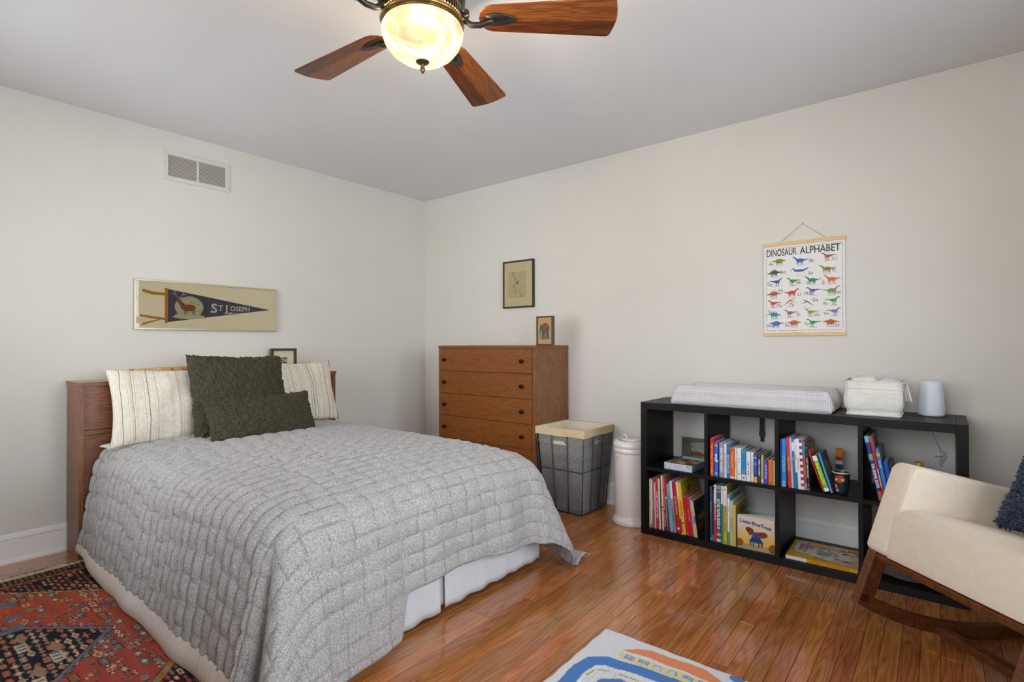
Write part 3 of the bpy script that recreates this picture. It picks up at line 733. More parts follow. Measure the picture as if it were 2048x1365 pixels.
def stripe_mat():
    mt, nt, b = base_mat('striped_linen', .95, .1)
    n = nd(nt, 'ShaderNodeTexNoise', noise_dimensions='1D'); n.inputs['Scale'].default_value = 105; n.inputs['Detail'].default_value = 2
    sp = nd(nt, 'ShaderNodeSeparateXYZ'); cv = coords(nt); nt.links.new(cv, sp.inputs[0])
    wb = nd(nt, 'ShaderNodeTexNoise'); wb.inputs['Scale'].default_value = 6; nt.links.new(cv, wb.inputs['Vector'])
    ma = nd(nt, 'ShaderNodeMath', operation='MULTIPLY_ADD'); ma.inputs[1].default_value = .02; nt.links.new(wb.outputs['Fac'], ma.inputs[0]); nt.links.new(sp.outputs['X'], ma.inputs[2])
    nt.links.new(ma.outputs[0], n.inputs['W'])
    base = ramp(nt, n.outputs['Fac'], [(.30, srgb('6a665f')), (.345, srgb('d3c9b9')), (.5, srgb('dcd4c6')), (.585, srgb('d4c8b4')), (.62, srgb('bfa070')), (.67, srgb('d8cfc0'))])
    n3 = nd(nt, 'ShaderNodeTexNoise'); n3.inputs['Scale'].default_value = 130; n3.inputs['Detail'].default_value = 3
    nt.links.new(coords(nt, (1, .25, 1)), n3.inputs['Vector'])
    n4 = nd(nt, 'ShaderNodeTexNoise'); n4.inputs['Scale'].default_value = 130; nt.links.new(coords(nt, (.25, 1, 1)), n4.inputs['Vector'])
    ad = nd(nt, 'ShaderNodeMath', operation='ADD'); nt.links.new(n3.outputs['Fac'], ad.inputs[0]); nt.links.new(n4.outputs['Fac'], ad.inputs[1])
    mr = nd(nt, 'ShaderNodeMapRange'); mr.inputs[1].default_value = .7; mr.inputs[2].default_value = 1.3; mr.inputs[3].default_value = .86; mr.inputs[4].default_value = 1.08; nt.links.new(ad.outputs[0], mr.inputs[0])
    sc = nd(nt, 'ShaderNodeVectorMath', operation='SCALE'); nt.links.new(base, sc.inputs[0]); nt.links.new(mr.outputs[0], sc.inputs['Scale']); nt.links.new(sc.outputs[0], b.inputs['Base Color'])
    bump(nt, b, ad.outputs[0], .25, .001); return mt
SL = stripe_mat()
lean = (-.30, 0, 1)
place('striped_pillow', pillow_mesh(.65, .42, .14, 60, 44, seed=1.0, wr=.012), SL, (.385, -2.185, .780), (0, 1, -.02), lean,
      'cream striped linen pillow at the left end of the headboard', 'pillow', 'striped pillows against the headboard')
place('striped_pillow', pillow_mesh(.65, .42, .14, 60, 44, seed=4.0, wr=.014), SL, (.385, -1.520, .796), (0, 1, .01), lean,
      'cream striped linen pillow on the right behind the green cushions', 'pillow', 'striped pillows against the headboard')
GR = plain('dark_green_boucle', '454133', .95, .45, 160, .5, 300, spec=.05)
place('square_cushion', pillow_mesh(.54, .50, .15, 200, 180, shag=.009, sscale=62, seed=2.0, pinch=.05), GR, (.535, -1.905, .812), (0, 1, -.03), (-.36, 0, 1),
      'large dark olive fleece cushion propped on the striped pillows', 'cushion', 'dark olive fleece cushions on the bed')
place('lumbar_cushion', pillow_mesh(.60, .265, .12, 230, 110, shag=.009, sscale=68, seed=3.0, pinch=.05), GR, (.738, -1.872, .702), (0, 1, .01), (-.45, 0, 1),
      'small oblong dark olive fleece cushion in front of the large one', 'cushion', 'dark olive fleece cushions on the bed')
# second sheeted pillow corner peeking out beneath the left pillow
place('white_pillow', pillow_mesh(.52, .15, .05, 30, 20, seed=6.0), plain('white_cotton', 'd8d2c8', .9, .03), (.365, -2.266, .592), (0, 1, .03), (1, 0, .02),
      'flat white pillow showing a corner under the left striped pillow', 'pillow')
# lettered board lying behind the pillows on the headboard
g = thing('letter_board', 'tan lettered wooden board behind the left striped pillow on the headboard', 'sign', (.14, -2.2, .9212))
LB = plain('pale_maple', 'c8a468', .5, .08)
MB().prism([(-2.40, .9212), (-1.96, .9212), (-1.96, .984), (-2.18, .983), (-2.34, .976), (-2.40, .962)], .13, .15, axis='x').build('board', LB, g, bevel=.001)
cols = ['b5452a', '8a6a4a', 'c9c4b8', 'b5452a', 'c8602c']
for k, ch in enumerate('TIOSH'):
    Mx = Matrix.Translation((.1512, -2.34 + k * .068, .962)) @ Matrix.Rotation(R(90), 4, 'Z') @ Matrix.Rotation(R(90), 4, 'X')
    MB().text(ch, .034, Mx, .04, ext=.0008).build('letter', plain('letter_' + cols[k], cols[k], .5), g)

# ------------------------------------------------------------------ laundry hamper
g = thing('laundry_hamper', 'tapered grey woven laundry hamper with a cream cloth liner beside the dresser', 'hamper', (1.75, -.2, 0))
HT, HBm = .55, .006
top = (1.587, 1.954, -.418, -.040); bot = (1.615, 1.912, -.372, -.070)
def hq(z, off=0):
    k = (z - HBm) / (HT - HBm)
    return tuple(bot[i] + (top[i] - bot[i]) * k + (off if i % 2 else -off) for i in range(4))
ROPE = plain('grey_paper_rope', '7b7a80', .75, .22, 90, .3, 500)
ROPD = plain('dark_wire_binding', '3c3d46', .6, .1)
rows = 66; mb = MB(); mb.smooth = True
def ring(z, rr_, off=0, wob=0):
    x0, x1, y0, y1 = hq(z, off); c = .012
    P = [(x0 + c, y0), (x1 - c, y0), (x1, y0 + c), (x1, y1 - c), (x1 - c, y1), (x0 + c, y1), (x0, y1 - c), (x0, y0 + c)]
    return [(a, b, z) for a, b in P]
rz = random.Random(5)
for k in range(rows):
    z = .012 + (HT - .03 - .012) * k / (rows - 1)
    cut = .452 < z < .478
    rad = .0026 + rz.uniform(-.0003, .0003)
    if not cut:
        mb.tube([(a + rz.uniform(-.0006, .0006), b + rz.uniform(-.0006, .0006), c) for a, b, c in ring(z, rad)], rad, 5, closed=True)
    else:   # hand slots interrupt the rows at the centre of front and side
        x0, x1, y0, y1 = hq(z); w = .115 * (1 - .0 * abs(z - .465) / .013)
        hw = .060 * math.sqrt(max(.15, 1 - ((z - .452) / .030) ** 2)) if z > .452 else .06
        mx = (x0 + x1) / 2 - .012; hy = (y0 + y1) / 2 - .01
        mb.tube([(mx + hw, y0, z), (x1, y0, z), (x1, hy - .03, z)], rad, 5)
        mb.tube([(x1, hy + .03, z), (x1, y1, z), (x0, y1, z), (x0, y0, z), (mx - hw, y0, z)], rad, 5)
ro = mb.build('rope_weave', ROPE, g, fix=False); ro['kind'] = 'stuff'
# frame wires
fr = MB(); fr.smooth = True
for z in (HBm + .003, .285, HT - .025):
    fr.tube(ring(z, 0, .0035), .0042, 6, closed=True)
for (fx, fy) in [(0, 0), (1, 0), (0, 1), (1, 1)] + [(k / 3, 0) for k in (1, 2)] + [(1, k / 3) for k in (1, 2)] + [(0, .5), (.5, 1)]:
    P = []
    for z in (HBm, .15, .3, .45, HT - .02):
        x0, x1, y0, y1 = hq(z, .004); P.append((x0 + (x1 - x0) * fx, y0 + (y1 - y0) * fy, z))
    fr.tube(P, .0042, 6)
fr.build('wire_frame', ROPD, g, fix=False)
ba = MB(); x0, x1, y0, y1 = bot; ba.box(x0, x1, y0, y1, HBm, HBm + .004).build('base', ROPE, g)
LINR = plain('liner_cotton', 'cdb892', .9, .03, 8, .15, 200)
LINI = plain('liner_inside', 'd6ccb6', .9, .03, 8, .15, 200)
def cuff(rim, z0, z1, o0, o1, name, mat, n=16, sag=0, wr=.002, inner=False):
    def fn(u, v_):
        a = (u * 4) % 4; s = int(min(3, a)); f = a - s
        z = z0 + (z1 - z0) * v_
        x0, x1, y0, y1 = hq(max(HBm, z), o0 + (o1 - o0) * v_)
        cs = [(x0, y0), (x1, y0), (x1, y1), (x0, y1), (x0, y0)]
        if u >= 1: s, f = 3, 1
        p = (cs[s][0] + (cs[s + 1][0] - cs[s][0]) * f, cs[s][1] + (cs[s + 1][1] - cs[s][1]) * f)
        w = wr * math.sin(u * 61 + v_ * 5) + wr * .7 * math.sin(u * 23 + 2)
        cx_, cy_ = 1.77, -.23; dx_, dy_ = p[0] - cx_, p[1] - cy_; L = math.hypot(dx_, dy_)
        zz = z - (sag * math.sin(f * math.pi) * v_ if inner else 0)
        return (p[0] + dx_ / L * w, p[1] + dy_ / L * w, zz + (.002 * math.sin(u * 40) if v_ < .5 else 0))
    m_ = MB(); m_.smooth = True; m_.grid(fn, 96, n); return m_.build(name, mat, g, fix=False)
cuff(0, HT - .040, HT + .008, .009, .006, 'liner_cuff', LINR, 8, wr=.0005)
cuff(0, .03, HT + .008, -.010, -.0075, 'liner_inside', LINI, 24, sag=0, wr=.002)
def rimf(u, v_):
    a = (u * 4) % 4; s = int(min(3, a)); f = a - s
    if u >= 1: s, f = 3, 1
    x0, x1, y0, y1 = hq(HT + .008, .006 - .010 * v_); cs = [(x0, y0), (x1, y0), (x1, y1), (x0, y1), (x0, y0)]
    return (cs[s][0] + (cs[s + 1][0] - cs[s][0]) * f, cs[s][1] + (cs[s + 1][1] - cs[s][1]) * f, HT + .008 + .003 * math.sin(v_ * math.pi))
m_ = MB(); m_.smooth = True; m_.grid(rimf, 64, 4); m_.build('liner_rim', LINR, g, fix=False)

# ------------------------------------------------------------------ diaper pail
pc = (2.209, -.262, 0)
g = thing('diaper_pail', 'tall cream enamel diaper pail with ring handle between hamper and bookcase', 'pail', pc)
EN = plain('blush_enamel', 'ded6d0', .16, .01, 5, spec=.55)
mb = MB(); mb.smooth = True
mb.lathe([(.118, 0), (.121, .004), (.122, .018), (.118, .030), (.110, .040), (.1055, .046), (.1045, .06), (.1045, .435), (.104, .437)], pc, 56, cap0=True).build('body', EN, g, fix=True)
mb = MB(); mb.smooth = True
mb.lathe([(.1035, .4375), (.1085, .439), (.110, .446), (.110, .462), (.107, .466), (.107, .470), (.112, .475), (.113, .486), (.110, .500), (.102, .511), (.092, .515), (.086, .513), (.083, .506), (.0, .506)], pc, 56).build('lid', EN, g)
mb = MB(); mb.smooth = True
mb.lathe([(.0, .5075), (.058, .5075), (.062, .512), (.060, .520), (.05, .5235), (0, .5235)], (pc[0] + .008, pc[1], 0), 40).build('sliding_cover', EN, g)
sl_ = MB(); sl_.box(pc[0] - .075, pc[0] + .07, pc[1] - .016, pc[1] + .012, .507, .5165).build('slide_bar', plain('pail_grey', 'a5a09a', .3), g, bevel=.002)
mb = MB(); mb.smooth = True
mb.tube([(pc[0] - .030 + .019 * math.cos(a), pc[1] - .035, .527 + .019 * math.sin(a)) for a in [2 * math.pi * k / 24 for k in range(24)]], .0055, 8, closed=True).build('ring_handle', plain('chrome_ring', 'd8d4cf', .15, .02, metal=.3), g, fix=False)
mk = Matrix.Translation((pc[0] - .055, pc[1] - .0885, .408)) @ Matrix.Rotation(R(-32), 4, 'Z') @ Matrix.Rotation(R(90), 4, 'X')
MB().prism([(.017 * math.cos(a), .009 * math.sin(a)) for a in [2 * math.pi * k / 20 for k in range(20)]], -.003, .001, mk, axis='z').build('oval_badge', plain('badge_enamel', 'c9beb6', .25), g, bevel=.0006)

# ------------------------------------------------------------------ cube bookcase
BX, BYF, BYB, BH = 2.342, -.4104, -.0204, .7715
g = thing('bookcase', 'black-brown open cube bookcase with eight cubbies against the back wall', 'bookcase', (BX + .735, -.215, 0))
T, t2, cw = .0385, .019, .334
MB().box(BX, BX + T, BYF, BYB, 0, BH).build('side_panel', BLACK, g, bevel=.0006)
MB().box(BX + 1.47 - T, BX + 1.47, BYF, BYB, 0, BH).build('side_panel', BLACK, g, bevel=.0006)
MB().box(BX + T + .0004, BX + 1.47 - T - .0004, BYF + .0003, BYB, BH - T, BH - .0003).build('top_panel', BLACKH, g, bevel=.0006)
MB().box(BX + T + .0004, BX + 1.47 - T - .0004, BYF + .0003, BYB, .0005, T).build('bottom_panel', BLACKH, g, bevel=.0006)
cubx = []
for k in range(4):
    c0 = BX + T + k * (cw + t2 + .0005)
    cubx.append((c0, c0 + cw))
    if k < 3: MB().box(c0 + cw, c0 + cw + t2, BYF + .0005, BYB, T, BH - T).build('divider', BLACK, g, bevel=.0005)
    MB().box(c0 + .0003, c0 + cw - .0003, BYF + .001, BYB, .3755, .3945).build('shelf', BLACKH, g, bevel=.0005)
ZB, ZM, ZT = .0387, .3947, BH
MB().box(3.66, 3.72, -.40, -.385, 0, .0008).build('felt_pad', plain('white_felt', 'd8d4cc', .9), g)

# ------------------------------------------------------------------ books
PAGE = plain('book_pages', 'd9cfb8', .9, .08, 300, .2, 900)
def bmat(h): return plain('book_cover_' + h, h, .35, .05, 20)
def bcol(mb_list, parent, name, h):
    return mb_list.build(name, plain('print_' + h, h, .5, .04), parent, local=True, fix=False)
def book(label, x, y, z, th, h, dep, lean_=0, cover='aa2222', bands=(), title=None, tcol='ffffff', tsize=.6, tz=(.12, .88), dots=(), front=None, cat='book', group=None, pages=PAGE, yaw=0):
    """origin = bottom left of the spine; X thickness, Y depth (spine towards -Y), Z height"""
    g = thing('book', label, cat, (x, y, z), group, rot=(0, -lean_, yaw))
    c = .0016 if th > .007 else .0009
    mb = MB()
    # rounded spine and two boards as one cover
    n = 5; arc = [(th / 2 - th / 2 * math.cos(math.pi * k / n), -.0 - .10 * th * math.sin(math.pi * k / n)) for k in range(n + 1)]
    mb.prism([(a, b) for a, b in arc] + [(th, c * 1.4), (0, c * 1.4)], 0, h, axis='z')
    mb.box(0, c, c, dep, 0, h).box(th - c, th, c, dep, 0, h)
    mb.build('cover', bmat(cover), g, local=True)
    MB().box(c, th - c, c * 1.4, dep - .003, .003, h - .003).build('pages', pages, g, local=True)
    e = .10 * th + .0004
    for (a, b, hc) in bands:     # fractions of the height
        q = [(th / 2 - (th / 2 + .0002) * math.cos(math.pi * k / n), -.0002 - .10 * th * math.sin(math.pi * k / n)) for k in range(n + 1)]
        m2 = MB().grid(lambda u, v_: (q[int(round(u * n))][0], q[int(round(u * n))][1], h * (a + (b - a) * v_)), n, 1)
        m2.build('spine_band', plain('print_' + hc, hc, .45, .04), g, local=True, fix=False)
    if title:
        z0, z1 = tz; L = (z1 - z0) * h
        size = th * tsize * 1.25
        est = len(title) * size * .56
        sq = min(1.15, L / est)
        if sq < .55: size *= sq / .55; sq = .55
        Mx = Matrix.Translation((th / 2, -e - .0004, h * (z0 + z1) / 2)) @ Matrix.Rotation(R(90), 4, 'X') @ Matrix.Rotation(R(-90), 4, 'Z')
        MB().text(title, size, Mx, .02, squeeze=sq).build('spine_lettering', plain('print_' + tcol, tcol, .5, .02), g, local=True, fix=False)
    for (fz, r_, hc) in dots:
        m2 = MB(); m2.poly([(th / 2 + r_ * th * math.cos(a), -e - .0003, h * fz + r_ * th * math.sin(a)) for a in [2 * math.pi * k / 10 for k in range(10)]])
        m2.build('spine_mark', plain('print_' + hc, hc, .5, .02), g, local=True, fix=False)
    if front:                    # (base colour, [(kind...)]) printed on the right-hand board
        fc, items = front
        m2 = MB(); m2.poly([(th + .0003, .002, .002), (th + .0003, dep - .002, .002), (th + .0003, dep - .002, h - .002), (th + .0003, .002, h - .002)])
        m2.build('cover_print', plain('print_' + fc, fc, .45, .15, 14), g, local=True, fix=False)
        for (cy, cz, ry, rz_, hc) in items:
            m2 = MB(); m2.poly([(th + .0006, b, c_) for b, c_ in blob(cy * dep, cz * h, ry * dep, rz_ * h, 12, .2, int(cy * 100 + cz * 991))])
            m2.build('cover_picture', plain('print_' + hc, hc, .45, .15), g, local=True, fix=False)
    return g
def row(rows, ypos, z, zone, xlim=None):
    px = -1; pl = 0; ph = .3
    for r in rows:
        x, th, ztop, dxm = r[0]; o = r[1]
        L = ztop - z
        ln = math.asin(max(-.5, min(.5, dxm / L))) if abs(dxm) > .004 else 0.0
        # keep clear of the neighbour
        if px > 0:
            need = px + .0006
            if -ln > -pl + 1e-6:     # leans further left than its neighbour: clear its upper corner
                need = px + .0006 + min(L, ph) * (math.tan(-ln) - math.tan(-pl))
            elif -ln < -pl - 1e-6: ln = pl
            x = max(x, need)
        hh = L / math.cos(ln)
        zz = z + .0004
        dep = o.pop('dep', .20); yo = o.pop('yo', 0); lab = o.pop('label')
        book(lab, x, ypos + yo, zz, th, hh - .002, dep, lean_=-ln, **o)
        px = x + th / math.cos(ln); pl = ln; ph = L
W_ = 'ded9d0'
# lower left cubby: picture books
G1 = 'picture books in the lower left cubby'
def L(label, **k): k['label'] = label; k.setdefault('group', None); return k
row([
 ((2.3859, .0080, .323, -.002), L('thin cream and sage book at the far left of the lower left cubby', cover='c9c793', dep=.23, title='a garden book', tcol='6f7d4a')),
 ((2.3955, .0082, .318, -.003), L('thin pale lavender book second from left in the lower left cubby', cover='d5d3e2', dep=.22, bands=((.0, .08, '5a79b8'),))),
 ((2.4054, .0088, .306, -.0036), L('thin brick-brown book in the lower left cubby beside the pale pink one', cover='a9604f', dep=.20, title='brown bear tales', tcol='d8b08a')),
 ((2.4156, .0085, .308, -.0046), L('thin pale pink book just left of the tall bright red one', cover='dcb5ad', dep=.20)),
 ((2.4251, .0150, .339, -.0087), L('tall bright red book with white spine lettering in the lower left cubby', cover='c4202c', dep=.25, title='A FAMILY TREASURY OF TALES', tcol='f0e0da', tz=(.2, .74))),
 ((2.4426, .0100, .331, -.0089), L('tall pale blue book right of the bright red one', cover='b9d6dc', dep=.24, dots=((.14, .3, '3f5a60'),))),
 ((2.456, .0062, .352, -.0108), L('very thin dark green tall book in the lower left cubby', cover='223528', dep=.24)),
 ((2.4639, .0100, .354, -.0106), L('tall cream book with black spine marks in the lower left cubby', cover='d8cdb5', dep=.25, dots=((.42, .45, '2b2a28'), (.36, .3, '5c3a2a'), (.15, .3, '2b2a28')))),
 ((2.4752, .0108, .340, -.010), L('salmon-orange book with black spots on the spine in the lower left cubby', cover='d9583c', dep=.24, dots=((.78, .4, '1c1a1a'), (.74, .28, '1c1a1a'), (.37, .4, '1c1a1a'), (.33, .28, '1c1a1a')), bands=((0, .07, '3b3a22'),))),
 ((2.4871, .0095, .320, -.0142), L('narrow violet-grey book with a red top in the lower left cubby', cover='6f6f92', dep=.22, bands=((.70, 1., 'b0222c'), (.66, .70, 'd8d4cc'), (.0, .09, 'a1202a')), title='monsters', tcol='d9d4e2', tz=(.12, .5))),
 ((2.5081, .0200, .312, -.0226), L('thick steel-blue book with faint lettering in the lower left cubby', cover='7f9fb3', dep=.22, title='THE STORY BOX', tcol='5b7c94', tz=(.4, .75))),
 ((2.5299, .0130, .329, -.0252), L('white book with black patterned lower spine in the lower left cubby', cover='d9d5d0', dep=.24, bands=((.0, .66, '8e8f96'),), title='IF YOU GIVE A PIG', tcol='26252c', tz=(.05, .62))),
 ((2.5457, .0225, .325, -.0319), L('thick crimson book with a white emblem at the spine foot in the lower left cubby', cover='a91e2c', dep=.24, title='the berry collection', tcol='e0a59c', tz=(.3, .8), dots=((.10, .33, 'e2d8cc'),))),
 ((2.5662, .0095, .331, -.0316), L('thin yellow and white book with a red foot in the lower left cubby', cover='e3d9b8', dep=.24, bands=((.34, .66, 'e0a32c'), (.02, .30, 'b7202a')), dots=((.33, .35, '2a4aa0'),))),
 ((2.5773, .0180, .330, -.0283), L('tall mustard yellow book whose cover shows above its neighbours', cover='d9b23a', dep=.25, title='elephant days', tcol='7a5a1a', front=('b09a1e', [(.45, .82, .10, .07, '7a5c18'), (.55, .86, .05, .03, '4a3c12')]), dots=((.22, .3, '4a5a1c'),))),
 ((2.5985, .0155, .247, -.0258), L('short bright red book right of the mustard yellow one', cover='c5182a', dep=.20, title='red riding', tcol='e4575c', dots=((.05, .25, 'e2a32c'),))),
 ((2.6166, .0235, .245, -.0229), L('short thick raspberry book in the lower left cubby', cover='b0183e', dep=.20, title='fairy tales', tcol='d86a5c', tz=(.3, .8))),
 ((2.644, .0115, .243, -.0254), L('short beige book with a blue-grey top in the lower left cubby', cover='cdb088', dep=.20, bands=((.86, 1., '9aa6c4'),), title='owl babies at night', tcol='7d5c3a')),
 ((2.6575, .0080, .238, -.025), L('short picture book with a dark scenic cover ending the lower left row', cover='c9b690', dep=.20, front=('3b3420', [(.4, .7, .3, .14, '1f3560'), (.5, .5, .35, .1, 'a08a1e'), (.35, .25, .25, .1, '8a4a1e'), (.6, .35, .2, .08, '5c4a1a')]), bands=((.4, .6, '2a6ab0'),))),
], -.392, ZB, 'LL')
# upper second cubby: board books
row([
 ((2.7403, .0200, .602, 0), L('tall red book with gold spine lettering first in the upper second cubby', cover='c2231f', dep=.17, title='THE WORLD OF RABBIT', tcol='e2a33c', tz=(.03, .85), tsize=.7)),
 ((2.7636, .0200, .585, 0), L('royal blue book with bold white script in the upper second cubby', cover='2f63c8', dep=.17, title='gruff', tcol='f2f2f6', tz=(.36, .72), tsize=.95, dots=((.09, .4, '7fa6e8'),), bands=((.86, .92, 'c88a6a'),))),
 ((2.7895, .0235, .583, 0), L('thick grey book with white lettering in the upper second cubby', cover='8c8fa0', dep=.18, title='BEDTIME CLASSIC', tcol='eceaf2', tsize=.55)),
 ((2.815, .0125, .580, 0), L('white book with small orange lettering in the upper second cubby', cover='dcd6d2', dep=.18, title='little house stories', tcol='c98a5a', tsize=.6)),
 ((2.8284, .0160, .575, 0), L('blue book with grey bubble lettering in the upper second cubby', cover='2a72b8', dep=.18, title='BACKPACK', tcol='a9bfc8', tsize=.85, tz=(.1, .75), bands=((.76, .8, '1f4f8e'),))),
 ((2.8461, .0210, .563, 0), L('orange book with a grey crest in the upper second cubby', cover='d9642c', dep=.17, title='paperback stories', tcol='e9a070', tz=(.3, .85), tsize=.5, dots=((.92, .3, '5b6a5c'),), bands=((.02, .07, 'e8dcd0'), (.0, .02, 'a52a1c')))),
 ((2.8692, .0105, .565, 0), L('thin cream book right of the orange one in the upper second cubby', cover='ddd2ae', dep=.17, title='numbers', tcol='b08a4c')),
 ((2.8822, .0195, .565, 0), L('wide white book with yellow and orange marks in the upper second cubby', cover='dde0ea', dep=.17, dots=((.66, .28, 'd9b84a'), (.56, .2, 'c9c23a'), (.2, .22, 'd88a5a')))),
 ((2.9041, .0210, .555, 0), L('turquoise book with an orange stripe over a white foot in the upper second cubby', cover='2795bf', dep=.17, bands=((.0, .19, 'dcd6d4'), (.19, .225, 'd9731f')), title='WHEELS AND GO', tcol='1a5f8a', tz=(.4, .9), dots=((.10, .3, '6d6f7e'),))),
 ((2.9276, .0210, .550, 0), L('pale lilac-white book with red and blue dots on the spine', cover='dcdbe6', dep=.18, dots=((.64, .2, '7088c8'), (.57, .2, 'b52c3c'), (.45, .2, 'd9a52c'), (.35, .2, '6a88d0'), (.27, .2, 'b0242c')))),
 ((2.9512, .0115, .551, 0), L('narrow ivory book between the dotted and the deep blue ones', cover='dfd9c8', dep=.17, title='goodnight farm', tcol='9a8a6a')),
 ((2.9644, .0165, .542, 0), L('deep blue book with a yellow foot in the upper second cubby', cover='1f4fa6', dep=.17, bands=((.0, .20, 'e6a21c'), (.20, .30, '16357c')), dots=((.88, .35, '8fb0e8'), (.66, .4, '6f90d8')))),
 ((2.9836, .0150, .543, 0), L('black-purple book with white lettering in the upper second cubby', cover='2a2138', dep=.17, title='PEEK A FOREST', tcol='e6e2ee', tz=(.2, .85), dots=((.95, .3, 'a0284a'), (.13, .3, '8a2a4a')))),
 ((3.0004, .0100, .543, 0), L('thin lime-green book in the upper second cubby', cover='a9b468', dep=.17, bands=((.05, .14, 'd9d4dc'),))),
 ((3.0124, .0195, .524, 0), L('purple book with white lettering in the upper second cubby', cover='54409c', dep=.15, title='DOOR MOUSE', tcol='cfc4ee', tz=(.25, .75), tsize=.5)),
 ((3.0343, .0210, .524, 0), L('plain bright orange book near the right end of the upper second cubby', cover='e07422', dep=.15, dots=((.08, .22, '8a2a14'),))),
 ((3.0572, .0095, .522, 0), L('thin putty-coloured book ending the upper second cubby', cover='c3baa2', dep=.15)),
], -.394, ZM, 'UL')
# lower second cubby
row([
 ((2.7375, .0115, .336, 0), L('narrow slate-blue book first in the lower second cubby', cover='33506e', dep=.24, title='SKY WATCH', tcol='9db2c4', tz=(.4, .85), dots=((.05, .35, 'd9d4cc'),))),
 ((2.7505, .0080, .317, 0), L('thin dark navy book second in the lower second cubby', cover='1c2748', dep=.22, bands=((.03, .14, '4f86b8'),))),
 ((2.7595, .0125, .353, 0), L('white-topped red book with white lettering in the lower second cubby', cover='c4281f', dep=.25, bands=((.67, .99, 'ddd4da'),), title='OUTER SPACE ATLAS', tcol='f2e4e0', tz=(.38, .68), dots=((.94, .25, 'b0242c'),))),
 ((2.7735, .0215, .351, 0), L('teal book lettered THE TRAVEL BOOK in the lower second cubby', cover='16606e', dep=.25, title='THE TRAVEL BOOK', tcol='eef2f2', tz=(.30, .70), tsize=.85, bands=((.93, .99, '4fa0ac'), (.875, .905, 'd9662c'), (.02, .07, 'c9ccc6'), (.12, .17, 'cba63c')), dots=((.74, .38, 'e6e2dc'), (.74, .2, 'b0202c'), (.26, .3, 'e4e2dc'), (.20, .28, 'b03a3c')))),
 ((2.797, .0100, .352, 0), L('thin blue book with a white top in the lower second cubby', cover='2d7a94', dep=.25, bands=((.68, .99, 'd6d8e0'),), dots=((.93, .3, '3a2a2c'), (.03, .35, 'c2403c')))),
 ((2.8085, .0190, .352, 0), L('large yellow-green book with a white upper spine in the lower second cubby', cover='c9b42c', dep=.27, bands=((.66, .99, 'dcd8cc'),), title='THE BOOK OF THE EARTH', tcol='6a5a14', tz=(.2, .66), tsize=.5, dots=((.94, .2, 'b0242c'), (.04, .2, '3a3220')), front=('a89c1c', [(.5, .9, .3, .06, '6f6a16'), (.3, .75, .2, .1, 'c2b52a')]))),
 ((2.8304, .0110, .308, .002), L('slim white book with a green foot and teal top in the lower second cubby', cover='dfe2ee', dep=.24, bands=((.0, .26, '5f9a3e'), (.93, 1., '4fa6b4')), title='birds', tcol='8a90a0', tz=(.6, .8), front=('8fb6bc', [(.5, .9, .4, .07, '4fa6b4'), (.7, .88, .08, .05, '20303a')]))),
 ((2.8430, .0160, .277, .002), L('grey-white paperback in the lower second cubby beside the yellow one', cover='b9bab0', dep=.22, title='field guide', tcol='6f7a6c')),
 ((2.8605, .0120, .259, .002), L('slim bright yellow book with a rural cover in the lower second cubby', cover='dcb832', dep=.21, front=('9c8c22', [(.6, .8, .2, .1, '5c3c1c'), (.4, .6, .2, .1, '5c4a1a')]))),
], -.392, ZB, 'LM')
# upper third cubby
row([
 ((3.0905, .0060, .634, 0), L('thin dark blue book first in the upper third cubby', cover='1d4f96', dep=.20)),
 ((3.0975, .0180, .635, 0), L('bright azure book with pale spine lettering in the upper third cubby', cover='1f86d8', dep=.20, title='LITTLE PEOPLE', tcol='8fc0c8', tz=(.3, .68), tsize=.75, dots=((.10, .4, '7fb8e8'),), bands=((.03, .05, 'e6c84a'),), front=('c8d05a', []))),
 ((3.1229, .0148, .643, -.0106), L('red book with gold lettering leaning in the upper third cubby', cover='c8313c', dep=.20, title='HELLO SUN', tcol='e8a42c', tz=(.35, .62), tsize=.75)),
 ((3.1387, .0085, .646, -.0110), L('thin lavender book right of the red one in the upper third cubby', cover='c3b4d6', dep=.20, title='a little bear', tcol='8a6aa8')),
 ((3.1484, .0105, .640, -.0108), L('blue book with a white top label in the upper third cubby', cover='1f74ac', dep=.20, bands=((.76, .94, 'dcdde4'),), title='bus', tcol='e4eaf2', tz=(.55, .66))),
 ((3.1595, .0090, .640, -.0102), L('narrow white book with a green foot in the upper third cubby', cover='dcdcd8', dep=.20, bands=((.0, .33, '147a6c'),), title='caterpillar', tcol='9a9a70', tz=(.4, .9))),
 ((3.1696, .0125, .643, -.0102), L('white book with red lettering beside the striped one', cover='e2e2ea', dep=.20, title='where is spot', tcol='c0606c')),
 ((3.1827, .0118, .640, -.0110), L('red-and-white candy-striped book in the upper third cubby', cover='e6e4ea', dep=.20, bands=tuple((k / 8 - .06, k / 8, '9c1230') for k in range(1, 9)))),
 ((3.1958, .0118, .633, -.0106), L('brown book with a teal top in the upper third cubby', cover='a04a30', dep=.20, bands=((.68, 1., '2f8494'), (.0, .14, '6f90a8')), title='ANIMALS', tcol='c88a6a', tz=(.2, .6))),
 ((3.2082, .0128, .619, -.0102), L('nearly black book with a white title in the upper third cubby', cover='1e1f28', dep=.19, bands=((.0, .06, '9a3a2c'),), title='LOST AND FOUND', tcol='d8dae0', tz=(.3, .68), dots=((.12, .25, '9ac03a'), (.93, .3, '5c90b8')))),
], -.394, ZM, 'UM')
book('thin red book leaning left behind the green DINO one', 3.2775, -.388, .3972, .0065, .205, .17, R(19.5), 'c42a2c', cat='book')
book('green board book lettered DINO leaning left in the upper third cubby', 3.2855, -.394, .4010, .0200, .172, .16, R(18.5), '6fae3c', bands=((.86, 1., 'dfe4ea'), (.0, .10, 'e6e2e8')), title='Never Touch a DINO', tcol='e2e84c', tz=(.16, .84), tsize=.8)
